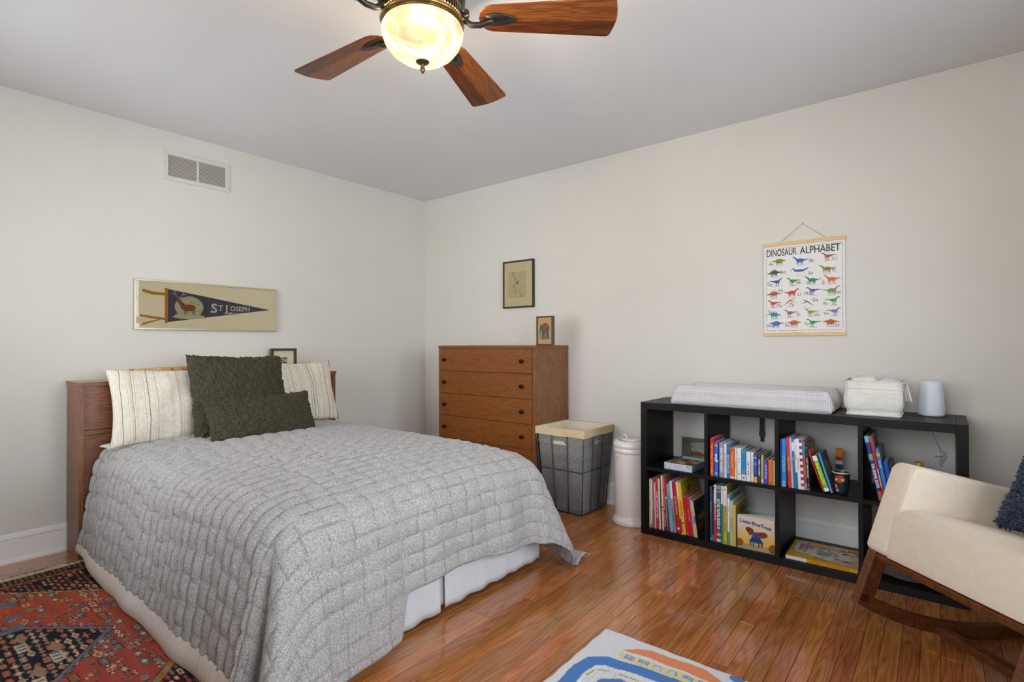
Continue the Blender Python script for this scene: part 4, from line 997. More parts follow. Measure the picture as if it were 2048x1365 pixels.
book('sky blue board book leaning beside the green DINO one', 3.3105, -.392, .3980, .0085, .188, .16, R(16.5), '4f8fd0', front=('2a4a6a', [(.5, .6, .3, .2, '8a8a2a')]))
# upper right cubby
book('navy book lettered THE ANIMAL BOOK leaning in the upper right cubby', 3.500, -.394, .3985, .0165, .292, .24, R(11.2), '1b2f7c', bands=((.90, 1., '6fb4dc'), (.0, .14, 'a8544a'), (.62, .72, '6fa07c')), title='THE ANIMAL BOOK', tcol='e8ecf4', tz=(.20, .56), tsize=.85)
book('red book with white lettering leaning right of the animal book', 3.518, -.394, .3975, .0085, .296, .24, R(10.9), 'b8202c', bands=((.90, 1., 'c4522c'),), title='ROAR MORE FARM', tcol='ecdcd8', tz=(.1, .6), tsize=.8, front=('b4b0aa', [(.5, .85, .3, .1, '7a2a2c'), (.4, .7, .2, .08, '5a4a3a')]))
book('tall sky blue book leaning in the upper right cubby', 3.5288, -.394, .3975, .0150, .236, .22, R(10.6), '2f7fc4', bands=((.86, .93, 'e0962c'),), title='big fish', tcol='9fd0ec', tz=(.6, .82), front=('1f4a7a', [(.6, .8, .25, .15, '2a3a1c'), (.5, .7, .06, .04, 'c8c02c')]))
book('small royal blue book with yellow spine lettering in the upper right cubby', 3.5462, -.394, .3975, .0175, .180, .16, R(9.8), '1f4cb0', title='LLAMA LLAMA', tcol='d8c46a', tz=(.05, .55), tsize=.7, front=('2a58b8', [(.45, .85, .25, .07, '9cc86a'), (.45, .6, .25, .07, '7fb0c8')]))
book('dark picture book behind the small royal blue one', 3.5675, -.385, .3975, .0060, .175, .19, R(10), '4a4438', front=('3c3a44', [(.5, .7, .3, .15, '8a7a5a'), (.7, .5, .2, .2, '2a3050')]))
# fanned board book facing out in the lower second cubby
g = thing('board_book', 'cream and yellow board book titled Little Blue Truck standing face out', 'book', (2.9705, -.36, ZB + .0005), rot=(0, 0, R(1.5)))
w, h = .180, .172
CV = vcol('truck_cover', .4, .03, 300, 0)
MB().box(-w / 2, w / 2, -.0295, -.0275, 0, h).build('front_cover', plain('cover_cream', 'e2cfa0', .4), g, local=True)
def cvr(u, v_): return (-w / 2 + w * u, -.0299, h * v_)
m_ = MB().grid(cvr, 40, 40); co = m_.build('cover_print', CV, g, local=True, fix=False)
ca = co.data.color_attributes.new('Col', 'FLOAT_COLOR', 'POINT'); arr = np.ones((41 * 41, 4)); uu, vv = np.meshgrid(np.linspace(0, 1, 41), np.linspace(0, 1, 41)); uu = uu.ravel(); vv = vv.ravel()
c1 = np.array(srgb('dcc9b4')); c2 = np.array(srgb('d8b64c')); c3 = np.array(srgb('a99a78'))
k = np.clip((.75 - vv) / .45, 0, 1)[:, None]; arr = c1 * (1 - k) + c2 * k; k3 = np.clip((.17 + .03 * np.sin(uu * 3) - vv) * 25, 0, 1)[:, None]; arr = arr * (1 - k3) + c3 * k3
kb = ((np.hypot((uu - .04) / .12, (vv - .18) / .12) < 1) | (np.hypot((uu - .96) / .12, (vv - .14) / .14) < 1))[:, None]; arr = np.where(kb, np.array(srgb('8a5228')), arr)
ca.data.foreach_set('color', arr.astype(np.float32).ravel())
bl = plain('print_truck_blue', '1f4e9e', .4, .08); yy = -.0303
m_ = MB()
Y = lambda pts: [(a * w / 2, yy, b * h) for a, b in pts]
m_.poly(Y([(-.22, .42), (-.16, .47), (.22, .47), (.26, .42), (.30, .28), (-.28, .28)])); m_.poly(Y([(-.34, .30), (-.28, .34), (.30, .34), (.40, .30), (.40, .23), (-.34, .23)]))
m_.poly(Y([(-.13, .47), (-.10, .56), (.16, .56), (.20, .47)])); m_.build('truck_print', bl, g, local=True, fix=False)
m_ = MB(); yy -= .0003
for (a, b) in ((-.28, .19), (-.13, .17), (.16, .17), (.33, .19)): m_.poly([(p, yy, q) for p, q in blob(a * w / 2, b * h, .0035, .011, 10, 0)])
for (a, b) in ((-.16, .35), (.2, .35)): m_.poly([(p, yy, q) for p, q in blob(a * w / 2, b * h, .008, .007, 10, 0)])
m_.poly(Y([(-.04, .31), (.06, .31), (.05, .42), (-.03, .42)])); m_.build('truck_details', plain('print_dark', '2c2c38', .5), g, local=True, fix=False)
m_ = MB()
m_.poly([(p, yy, q) for p, q in blob(-.28 * w / 2, .56 * h, .017, .019, 14, .2, 3)]); m_.poly([(p, yy, q) for p, q in blob(-.40 * w / 2, .62 * h, .012, .014, 12, .2, 4)])
m_.poly([(p, yy, q) for p, q in blob(.40 * w / 2, .50 * h, .020, .015, 14, .25, 5)]); m_.poly([(p, yy, q) for p, q in blob(.15 * w / 2, .53 * h, .016, .009, 12, .2, 6)])
m_.build('animals_print', plain('print_brown', '7c3c20', .5, .2), g, local=True, fix=False)
m_ = MB()
word = [('L', -.072, .140), ('i', -.061, .139), ('t', -.054, .138), ('t', -.0465, .1375), ('l', -.040, .137), ('e', -.031, .136), ('B', -.013, .135), ('l', -.003, .134), ('u', .006, .1325), ('e', .017, .131), ('T', .031, .130), ('r', .042, .127), ('u', .0505, .125), ('c', .060, .123), ('k', .069, .121)]
for ch, a, b in word: m_.text(ch, .0235 if ch.isupper() else .0205, TXT(a, yy, b + .004), .05)
m_.build('title_print', plain('print_title_blue', '2a438c', .5), g, local=True, fix=False)
MB().box(-w / 2 - .0085, -w / 2 - .0005, -.0295, -.002, 0, h).build('spine', plain('cover_navy', '24395c', .4), g, local=True, bevel=.001)
for k in range(7):
    a = R(2 + k * 4.2); cc = ['d98a3c', 'e6e0cc', '9ab0c0', 'e6ddc8', '6f9ac8', 'dcd8c8', 'c9c090'][k]
    Mx = Matrix.Translation((-w / 2, -.026 + k * .0024, 0)) @ Matrix.Rotation(a, 4, 'Z')
    MB().box(0, w - .003, 0, .0017, .001, h - .001, Mx).build('board_page', plain('page_' + cc, cc, .5), g, local=True)
# flat big book in the lower third cubby
g = thing('large_flat_book', 'large yellow picture book lying flat in the lower third cubby', 'book', (3.262, -.26, ZB + .0005), rot=(0, 0, R(1)))
w, d, th = .305, .262, .019
MB().box(-w / 2, w / 2, -d / 2, d / 2, 0, .0018).box(-w / 2, w / 2, -d / 2, d / 2, th - .0018, th).box(-w / 2, w / 2, -d / 2, -d / 2 + .0018, 0, th).build('cover', plain('cover_yellow', 'cda21c', .35), g, local=True)
MB().box(-w / 2 + .003, w / 2 - .003, -d / 2 + .002, d / 2 - .003, .0018, th - .0018).build('pages', PAGE, g, local=True)
MB().box(-w / 2, -.06, -d / 2 - .0004, -d / 2, .001, th - .001).build('spine_label', plain('print_ddd6d0', 'ddd6d0', .5), g, local=True)
MB().text('BUSIEST STORYBOOK EVER', .013, Matrix.Translation((.04, -d / 2 - .0006, th / 2)) @ Matrix.Rotation(R(90), 4, 'X'), .03).build('spine_lettering', plain('print_c2421c', 'c2421c', .5), g, local=True, fix=False)
rb = random.Random(21); pal = ['d9dbe0', '7f9fb0', '2f6fae', 'c2762c', 'b03a2c', '5c8a3c', 'd8cdb8', 'a9859c', 'e0d8c8', '8a6a3c', '2c4a5c']
def flat(name, pts, zz, hc): MB().poly([(a, b, th + zz) for a, b in pts]).build(name, plain('print_' + hc, hc, .45, .1), g, local=True, fix=False)
flat('cover_picture', blob(-.095, .03, .045, .09, 18, .1, 1), .0003, 'd3d2d6')
flat('cover_picture', blob(.03, -.01, .11, .075, 22, .12, 2), .0004, 'd0c8bc')
flat('cover_picture', blob(.0, .012, .038, .05, 16, .1, 3), .0006, '84999c')
flat('cover_picture', blob(.10, -.075, .055, .03, 16, .15, 4), .0006, 'c59fa8')
flat('cover_picture', blob(.11, .085, .05, .028, 16, .2, 5), .0006, 'b8702c')
for k in range(34):
    flat('cover_figure', blob(rb.uniform(-.03, .14), rb.uniform(-.11, .11), rb.uniform(.005, .016), rb.uniform(.004, .011), 9, .3, k), .0008 + .00002 * k, pal[k % 11])
Mt = Matrix.Translation((0, 0, th + .0007))
tm = MB()
for (s_, px, py) in (('FUNNIEST', -.104, .03), ('STORYBOOK', -.082, .035), ('EVER', -.06, .05)):
    tm.text(s_, .024, Mt @ Matrix.Translation((px, py, .0006)) @ Matrix.Rotation(R(90), 4, 'Z'), .03)
tm.build('cover_title', plain('print_7c2a2c', '7c2a2c', .5), g, local=True, fix=False)

# ------------------------------------------------------------------ things in the cubbies
g = thing('puzzle_box', 'open pale blue puzzle box with leaf print in the upper left cubby', 'box', (2.565, -.27, ZM + .0003), rot=(0, 0, R(-4)))
w, d, h = .165, .235, .036; PB = plain('pale_print_box', 'b7c3c4', .5, .1, 60); t = .002
MB().box(-w / 2, w / 2, -d / 2, d / 2, 0, t).box(-w / 2, w / 2, -d / 2, -d / 2 + t, t, h).box(-w / 2, w / 2, d / 2 - t, d / 2, t, h).box(-w / 2, -w / 2 + t, -d / 2 + t, d / 2 - t, t, h).box(w / 2 - t, w / 2, -d / 2 + t, d / 2 - t, t, h).build('tray', plain('box_teal_grey', '7f989c', .5, .1, 40), g, local=True)
MB().box(-w / 2, w / 2, -d / 2 - .0006, -d / 2 - .0001, 0, h).build('front_label', plain('box_label', 'c3cad6', .5, .06, 40), g, local=True)
rb = random.Random(2)
for k in range(26):
    a = rb.choice([rb.uniform(-.078, -.04), rb.uniform(.04, .078)]); hc = ['c8a45c', '8aa07c', 'c98a5c', '6f8ab0', 'b0a078'][k % 5]
    MB().poly([(p, -d / 2 - .0009, q) for p, q in blob(a, rb.uniform(.004, .032), rb.uniform(.002, .005), rb.uniform(.002, .004), 7, .3, k)]).build('label_print', plain('print_' + hc, hc, .5), g, local=True, fix=False)
m_ = MB()
for k in range(4): m_.box(-.025, .03 - .006 * (k % 2), -d / 2 - .0010, -d / 2 - .0007, .010 + k * .005, .0115 + k * .005)
m_.build('label_text', plain('print_8a90b8', '8a90b8', .5), g, local=True)
for k in range(16):
    hc = ['8c5a30', '6f4a2c', 'b08a5c', '8a7a5c', 'a8613c', 'c9b48c'][k % 6]
    Mx = Matrix.Translation((-.052 + .035 * (k % 4), -.085 + .045 * (k // 4), .026 + .002 * (k % 3))) @ Matrix.Rotation(rb.uniform(0, 3), 4, 'Z') @ Matrix.Rotation(rb.uniform(-.1, .1), 4, 'X')
    MB().prism(blob(0, 0, .024, .020, 10, .18, k + 40), -.001, .001, Mx, axis='z').build('puzzle_piece', plain('puzzle_' + hc, hc, .5, .25, 60), g, local=True)
g = thing('dinosaur_card', 'dark green picture card of a long-necked dinosaur at the back of the upper left cubby', 'picture', (2.552, -.078, ZM + .0003), rot=(R(-4), 0, 0))
w, h = .186, .137
MB().box(-w / 2, w / 2, -.001, .006, 0, h).build('card', plain('card_green', '4a4f3a', .6, .5, 22), g, local=True)
m_ = MB(); yy = -.0014
m_.poly([(p, yy, q) for p, q in blob(.02, .078, .062, .040, 18, .12, 3)]); m_.build('sky_patch', plain('card_grey', '7f7c76', .6, .2, 40), g, local=True, fix=False)
m_ = MB(); m_.poly([(p, yy - .0002, q) for p, q in blob(.03, .022, .06, .016, 16, .2, 8)]); m_.build('ground_patch', plain('card_ochre', '8a7030', .6, .3, 40), g, local=True, fix=False)
m_ = MB(); yy -= .0005; m_.poly([(p, yy, q) for p, q in blob(.0, .045, .036, .014, 16, .06, 4)])
stroke(m_, [(-.03, .048), (-.042, .062), (-.036, .080), (-.022, .088), (-.014, .078)], [.014, .009, .007, .006, .003], yy); stroke(m_, [(.03, .045), (.052, .030), (.075, .012)], [.016, .009, .002], yy)
for a in (-.024, -.010, .012, .026): stroke(m_, [(a, .042), (a - .004, .014)], [.010, .006], yy)
m_.build('dinosaur_print', plain('card_dino', '5c3018', .6, .3, 60), g, local=True, fix=False)
m_ = MB()
for k in range(22):
    a0 = rb.uniform(-.09, -.055) if k % 2 else rb.uniform(-.09, .09); b0 = rb.uniform(.08, .13) if k % 2 else rb.uniform(.118, .133)
    stroke(m_, [(a0, b0), (max(-.09, min(.09, a0 + rb.uniform(-.02, .02))), b0 + rb.uniform(-.02, .002))], .003, yy)
m_.build('fern_print', plain('card_fern', '28301f', .6), g, local=True, fix=False)
# brick tower: studded toy bricks
g = thing('toy_brick_tower', 'tower of orange, red, white and blue toy bricks behind the dinosaur cup', 'toy', (3.310, -.12, ZM + .0003), rot=(0, 0, R(4)))
z = 0; bw = .0318
for hc, n_ in (('1c2c6c', 3), ('b8b0a8', 1), ('a81c28', 1), ('cf7a1c', 1), ('cf7a1c', 1)):
    for _ in range(1):
        hh = .019 if n_ == 1 else .096
        if n_ == 3:
            for q in range(5):
                br = MB().box(-bw / 2, bw / 2, -bw / 2, bw / 2, z, z + .0188).build('brick', plain('brick_plastic_' + hc, hc, .25, .03), g, local=True, bevel=.0006); z += .0192
        else:
            MB().box(-bw / 2, bw / 2, -bw / 2, bw / 2, z, z + .0188).build('brick', plain('brick_plastic_' + hc, hc, .25, .03), g, local=True, bevel=.0006); z += .0192
st = MB()
for a in (-.008, .008):
    for b in (-.008, .008): st.lathe([(.0048, 0), (.0048, .0045), (0, .0045)], (a, b, z - .0006), 14)
st.build('studs', plain('brick_plastic_cf7a1c', 'cf7a1c', .25, .03), g, local=True)
# paper cup
cc = (3.346, -.335, ZM + .0004)
g = thing('paper_cup', 'dark paper cup printed with a red dinosaur in the upper third cubby', 'cup', cc)
mb = MB(); mb.smooth = True; hc_ = .100
mb.lathe([(.0, .003), (.0255, .003), (.0265, 0), (.0275, .002), (.0370, hc_ - .003), (.0385, hc_ - .002), (.0388, hc_), (.0372, hc_ + .001), (.0362, hc_ - .002), (.0270, .006), (0, .006)], cc, 40)
CUPM, nt, b = base_mat('cup_print', .4)
vo = nd(nt, 'ShaderNodeTexVoronoi'); vo.inputs['Scale'].default_value = 62; nt.links.new(coords(nt), vo.inputs['Vector'])
nt.links.new(ramp(nt, vo.outputs['Distance'], [(.0, srgb('7a8a3a')), (.16, srgb('2f4a4c')), (.4, srgb('24403f')), (.7, srgb('1c3234'))]), b.inputs['Base Color'])
mb.build('cup', CUPM, g)
mb = MB(); mb.smooth = True; mb.lathe([(.0386, hc_ - .0045), (.0393, hc_ - .001), (.0388, hc_ + .0012), (.037, hc_ + .0014), (.0365, hc_ - .002)], cc, 40).build('rolled_rim', plain('cup_rim', 'cbb896', .5), g)
mb = MB(); mb.smooth = True; mb.lathe([(.0362, hc_ - .003), (.0268, .007), (0, .0065)], cc, 40).build('inside', plain('cup_inside', 'c4a682', .7), g)
def onc(ang, z, off=.0005):
    r_ = .0275 + (.0370 - .0275) * (z / hc_) + off; return (cc[0] + r_ * math.cos(ang), cc[1] + r_ * math.sin(ang), cc[2] + z)
def cupblob(name, a0, z0, ra, rz_, hc, off, seed):
    ps = blob(0, 0, 1, 1, 16, .15, seed); mb = MB()
    rings = [[onc(a0 + p[0] * ra * f, z0 + p[1] * rz_ * f, off) for p in ps] for f in (1, .5)]
    n = len(ps); vs = rings[0] + rings[1] + [onc(a0, z0, off)]
    fs = [(i, (i + 1) % n, n + (i + 1) % n, n + i) for i in range(n)] + [(n + i, n + (i + 1) % n, 2 * n) for i in range(n)]
    mb.add(vs, fs).build(name, plain('print_' + hc, hc, .45), g, fix=False)
A0 = R(-100)
cupblob('dinosaur_print', A0 + .1, .070, .72, .018, 'b8452a', .0006, 3); cupblob('dinosaur_print', A0 - .5, .024, .35, .012, 'b8452a', .0006, 5)
for (a, z_) in ((A0 - .35, .066), (A0 + .45, .068)): cupblob('print_eye', a, z_, .20, .006, 'd8cdb0', .0010, 7)
cupblob('print_spot', A0 - .45, .036, .22, .008, 'd8b88a', .0010, 9); cupblob('print_spot', A0 - .3, .014, .18, .007, 'd8cdb0', .0010, 11)
cupblob('fern_print', A0 - 1.1, .055, .15, .022, '6f9a4c', .0006, 13)
# stacking ring toy
cc = (3.640, -.185, ZM + .0004)
g = thing('ring_stacker', 'yellow, red and orange ring stacking toy in the upper right cubby', 'toy', cc)
zz = 0
for r_, hh, hc in ((.050, .022, '2c6a8a'), (.048, .022, '3a7a3a'), (.046, .022, 'c9a01e'), (.0455, .026, 'c65f1a'), (.0425, .018, 'c05a18')):
    mb = MB(); mb.smooth = True; mb.lathe([(.012, zz), (r_ - .008, zz), (r_, zz + hh * .3), (r_, zz + hh * .7), (r_ - .008, zz + hh), (.012, zz + hh)], cc, 32).build('ring', plain('toy_' + hc, hc, .35), g); zz += hh
    zz += .0005
mb = MB(); mb.smooth = True; mb.lathe([(.014, zz + .003), (.042, zz), (.047, zz + .005), (.047, zz + .016), (.043, zz + .013), (.04, zz + .006), (0, zz + .006)], cc, 36).build('tray_ring', plain('toy_a81e24', 'a81e24', .3), g)
mb = MB(); mb.smooth = True; mb.lathe([(.0165, zz + .006), (.0165, zz + .046), (.0145, zz + .049), (0, zz + .049)], cc, 28).build('knob', plain('toy_c8961e', 'c8961e', .35), g)
# strap and cord behind the shelf
g = thing('safety_strap', 'black webbing strap with a buckle hanging behind the second cubby', 'strap', (2.912, -.016, .55))
m_ = MB(); m_.box(2.900, 2.926, -.0185, -.017, .60, .76).build('webbing', plain('black_webbing', '2a2a2c', .7, .1, 300), g)
MB().box(2.897, 2.929, -.0195, -.013, .575, .607).build('buckle', plain('black_plastic', '1c1c1e', .35), g, bevel=.003)
MB().box(2.903, 2.923, -.0190, -.0135, .545, .576).build('buckle_tongue', plain('black_plastic', '1c1c1e', .35), g, bevel=.003)
CB = plain('white_cord', 'c4c1ba', .5)
g = thing('power_cord', 'pale coiled cord of the sound machine hanging behind the upper right cubby', 'cord', (3.70, -.012, .5))
m_ = MB(); m_.smooth = True
pts = [(3.685, -.010, .80), (3.678, -.009, .76), (3.680, -.009, .70), (3.695, -.009, .65), (3.712, -.009, .61), (3.720, -.010, .58)]
m_.tube(pts, .0022, 6)
for (dx_, ph) in ((0, 0), (.005, 1.0), (-.003, 2.0)):
    m_.tube([(3.724 + dx_ + (.006 + .002 * ph) * math.cos(a) * math.sin(a * .5 + ph) + .005 * math.sin(a), -.009 - .0012 * ph, .553 + (.040 - .005 * ph) * math.sin(a)) for a in [2 * math.pi * k / 20 for k in range(20)]], .0022, 5, closed=True)
m_.build('cord', CB, g, fix=False)
m_ = MB(); m_.smooth = True; m_.tube([(3.710 + .012 * math.cos(a) , -.0135 + .006 * math.sin(a), .565 + .002 * math.sin(3 * a)) for a in [2 * math.pi * k / 12 for k in range(12)]], .0022, 5, closed=True).build('tie', CB, g, fix=False)
# rope basket in the lower right cubby
g = thing('rope_basket', 'charcoal coiled rope basket in the lower right cubby behind the rocker', 'basket', (3.605, -.24, ZB))
mb = MB(); mb.smooth = True
for k in range(15):
    z = ZB + .008 + k * .0105; r1 = .100 + .036 * math.sin(min(1, (k + 2) / 8) * math.pi / 2); 
    mb.tube([(3.605 + (r1 + .008) * math.cos(a), -.240 + (r1 - .012) * math.sin(a), z + .001 * math.sin(a * 5 + k)) for a in [2 * math.pi * q / 40 for q in range(40)]], .0058, 6, closed=True)
bk_ = mb.build('coiled_rope', plain('charcoal_rope', '5a5654', .85, .2, 200, .4, 500), g, fix=False)
MB().lathe([(0, .002), (.095, .002), (.095, .008), (0, .008)], (3.605, -.24, ZB), 32).build('base', plain('charcoal_rope', '5a5654', .85, .2, 200, .4, 500), g)

# ------------------------------------------------------------------ on top of the bookcase
def muslin():
    mt, nt, b = base_mat('grey_muslin', .95, .1)
    def wv(sc, ax):
        n = nd(nt, 'ShaderNodeTexNoise'); n.inputs['Scale'].default_value = sc; n.inputs['Detail'].default_value = 1; n.inputs['Distortion'].default_value = .2
        nt.links.new(coords(nt, ax), n.inputs['Vector']); return n.outputs['Fac']
    def band(axis, sc):
        w = nd(nt, 'ShaderNodeTexWave', wave_type='BANDS', bands_direction=axis); w.inputs['Scale'].default_value = sc; w.inputs['Distortion'].default_value = 1.2; w.inputs['Detail'].default_value = 1; w.inputs['Detail Scale'].default_value = .4
        nt.links.new(coords(nt), w.inputs['Vector']); return w.outputs['Fac']
    a = band('X', 32); c = band('Z', 36); d = band('Y', 34)
    m1 = nd(nt, 'ShaderNodeMath', operation='ADD'); nt.links.new(a, m1.inputs[0]); nt.links.new(c, m1.inputs[1])
    m2 = nd(nt, 'ShaderNodeMath', operation='MULTIPLY_ADD'); m2.inputs[1].default_value = .5; nt.links.new(d, m2.inputs[0]); nt.links.new(m1.outputs[0], m2.inputs[2])
    m3 = nd(nt, 'ShaderNodeMath', operation='MULTIPLY'); m3.inputs[1].default_value = .4; nt.links.new(m2.outputs[0], m3.inputs[0])
    nt.links.new(ramp(nt, m3.outputs[0], [(.05, srgb('a5a2a4')), (.45, srgb('c4c0c2')), (.85, srgb('d4d1d2'))]), b.inputs['Base Color'])
    bump(nt, b, m3.outputs[0], .4, .002); return mt
g = thing('changing_pad', 'grey muslin-covered contoured changing pad on top of the bookcase', 'changing pad', (2.915, -.2, ZT + .0005))
px0, px1, py0, py1 = 2.520, 3.315, -.392, -.032
def padtop(u, v_):
    x = px0 + (px1 - px0) * u; y = py0 + (py1 - py0) * v_
    e = abs(2 * v_ - 1)
    h = .048 + .062 * (1 / (1 + math.exp(-(e - .62) * 16)))
    ex = min(u, 1 - u) * (px1 - px0); ey = min(v_, 1 - v_) * (py1 - py0)
    rr = .035
    def rnd(t): return 1 if t > rr else math.sqrt(max(0, 1 - (1 - t / rr) ** 2))
    h *= (.25 + .75 * rnd(ex)) * (.22 + .78 * rnd(ey))
    h += .004 * noise.noise(Vector((x * 9, y * 9, 2))) + .002 * noise.noise(Vector((x * 30, y * 30, 5)))
    bul = .007 * math.sin(math.pi * min(1, max(0, h / .11)))
    sx = x + (bul if u > .97 else -bul if u < .03 else 0) * 0
    return (sx, y, ZT + .001 + h)
def warp(t): return .5 - .5 * math.cos(math.pi * t) * (.55 + .45 * abs(math.cos(math.pi * t)))
mb = MB(); mb.smooth = True
mb.grid(lambda u, v_: padtop(warp(u), warp(v_)), 120, 60)
def padside(u, v_):
    a = (u * 4) % 4; s = int(min(3, a)); f = warp(a - s)
    if u >= 1: s, f = 3, 1
    cs = [(0, 0), (1, 0), (1, 1), (0, 1), (0, 0)]
    p = (cs[s][0] + (cs[s + 1][0] - cs[s][0]) * f, cs[s][1] + (cs[s + 1][1] - cs[s][1]) * f)
    q = padtop(*p); z0 = ZT + .001
    k = .012 * (1 - v_) ** 2
    cx, cy = (px0 + px1) / 2, (py0 + py1) / 2
    return (q[0] - math.copysign(k, q[0] - cx) * (abs(p[0] - .5) > .49), q[1] - math.copysign(k, q[1] - cy) * (abs(p[1] - .5) > .49), z0 + (q[2] - z0) * v_)
mb.grid(padside, 240, 6)
me = mb.mesh('pad_cover', muslin()); bm = bmesh.new(); bm.from_mesh(me); bmesh.ops.remove_doubles(bm, verts=bm.verts, dist=.0006); bmesh.ops.recalc_face_normals(bm, faces=bm.faces); bm.to_mesh(me); bm.free()
link('pad_cover', me, g)
# white waffle basket
g = thing('fabric_basket', 'white waffle-weave fabric basket between the changing pad and the sound machine', 'basket', (3.47, -.21, ZT + .0005))
def waffle():
    mt, nt, b = base_mat('white_waffle', .9, .15)
    def band(axis, sc):
        w = nd(nt, 'ShaderNodeTexWave', wave_type='BANDS', bands_direction=axis); w.inputs['Scale'].default_value = sc; nt.links.new(coords(nt), w.inputs['Vector']); return w.outputs['Fac']
    a, c, d = band('X', 52), band('Z', 52), band('Y', 52)
    m1 = nd(nt, 'ShaderNodeMath', operation='ADD'); nt.links.new(a, m1.inputs[0]); nt.links.new(d, m1.inputs[1])
    m0 = nd(nt, 'ShaderNodeMath', operation='MULTIPLY'); m0.inputs[1].default_value = .5; nt.links.new(m1.outputs[0], m0.inputs[0])
    m2 = nd(nt, 'ShaderNodeMath', operation='MULTIPLY'); nt.links.new(m0.outputs[0], m2.inputs[0]); nt.links.new(c, m2.inputs[1])
    nt.links.new(ramp(nt, m2.outputs[0], [(.0, srgb('e2ded6')), (.45, srgb('dcd8d0')), (.8, srgb('b9b4ab'))]), b.inputs['Base Color'])
    bump(nt, b, m2.outputs[0], -.5, .002); return mt
WF = waffle(); WPL = plain('white_canvas', 'dedad3', .85, .03, 10, .1, 300)
bx0, bx1, by0, by1, bz, bt = 3.365, 3.578, -.322, -.115, ZT + .001, .163
def bsk(u, v_, inset=0):
    a = (u * 4) % 4; s = int(min(3, a)); f = a - s
    if u >= 1: s, f = 3, 1
    bulge = .006 * math.sin(math.pi * min(1, v_ * 1.25)) - .007 * (1 - v_)**4 * 0
    e = .006 * v_ + bulge - inset - .004 * (1 if .08 < v_ < .2 else 0)
    X0, X1, Y0, Y1 = bx0 - e, bx1 + e, by0 - e, by1 + e
    c = .016
    cs = [(X0 + c, Y0), (X1 - c, Y0), (X1, Y0 + c), (X1, Y1 - c), (X1 - c, Y1), (X0 + c, Y1), (X0, Y1 - c), (X0, Y0 + c), (X0 + c, Y0)]
    L = [math.dist(cs[i], cs[i + 1]) for i in range(8)]; t = u * sum(L); i = 0
    while i < 7 and t > L[i]: t -= L[i]; i += 1
    f = min(1, t / L[i]); p = (cs[i][0] + (cs[i + 1][0] - cs[i][0]) * f, cs[i][1] + (cs[i + 1][1] - cs[i][1]) * f)
    w = .0035 * noise.noise(Vector((p[0] * 16, p[1] * 16, v_ * 3.5)))
    return (p[0] + w, p[1] - w, bz + bt * v_ + .003 * math.sin(u * 19) * v_)
mb = MB(); mb.smooth = True; mb.grid(lambda u, v_: bsk(u, v_), 128, 24); bb = mb.build('body', WF, g, fix=False)
mb = MB(); mb.smooth = True; mb.grid(lambda u, v_: bsk(u, .02 + .98 * v_, .004), 96, 10); mb.build('lining', WPL, g, fix=False)
MB().box(bx0 + .002, bx1 - .002, by0 + .002, by1 - .002, bz, bz + .003).build('base', WPL, g)
for z_, nm in ((.005, 'bottom_piping'), (bt - .036, 'cuff_seam'), (bt, 'rim')):
    vv_ = z_ / bt
    mb = MB(); mb.smooth = True; mb.tube([bsk(k / 64, vv_, -.0012) for k in range(64)], .0022, 6, closed=True); mb.build(nm, WPL, g, fix=False)
m_ = MB(); m_.smooth = True      # cord handle with tassel on the right side
m_.tube([(bx1 + .008, -.235, bz + .150), (bx1 + .016, -.232, bz + .158), (bx1 + .022, -.225, bz + .140), (bx1 + .030, -.22, bz + .10), (bx1 + .034, -.215, bz + .085)], .004, 8)
m_.build('tie_cord', WPL, g, fix=False)
m_ = MB(); rr_ = random.Random(1)
for k in range(22):
    a = rr_.uniform(-.012, .012); b = rr_.uniform(-.008, .008)
    m_.tube([(bx1 + .020 + a * .4, -.232 + b, bz + .135), (bx1 + .024 + a, -.232 + b * 1.5, bz + .10), (bx1 + .028 + a * 1.2, -.232 + b * 1.6, bz + .068 + rr_.uniform(0, .008))], .0022, 4)
m_.smooth = True; t_ = m_.build('tassel', WPL, g, fix=False)
def soft_pack(name, label, cx, cy, cz, w, d, h, rz_, mt, ribs=0, tiltx=0, tilty=0):
    def fn(s):
        def f(u, v_):
            a, b = 2 * u - 1, 2 * v_ - 1
            k = max(0, (1 - abs(a) ** 5)) ** .5 * max(0, (1 - abs(b) ** 5)) ** .5
            z = s * h / 2 * k * (1 + (.06 * math.sin(ribs * a * math.pi) if ribs else 0)) + .003 * k * noise.noise(Vector((a * 3, b * 3, cx * 40)))
            return (w / 2 * a, d / 2 * b, z)
        return f
    m_ = MB(); m_.smooth = True; m_.grid(fn(1), 60, 24); m_.grid(fn(-1), 60, 24, flip=True)
    o = m_.build(name, mt, None, fix=False); o.location = (cx, cy, cz); o.rotation_euler = (tiltx, tilty, rz_)
    return o
o = soft_pack('diaper_stack', '', 3.428, -.21, bz + .140, .108, .16, .085, R(6), plain('diaper_white', 'e4e2de', .85, .03, 60, .2, 200), 9, R(4), R(-3)); tag(o, 'white folded diapers piled in the left half of the fabric basket', 'diapers')
o = soft_pack('wipes_pack', '', 3.530, -.20, bz + .142, .084, .15, .052, R(-5), plain('wipes_film', 'd9dee2', .3, .04, 40), 0, R(5), R(4)); tag(o, 'pale blue-white pack of wipes in the right half of the fabric basket', 'wipes')
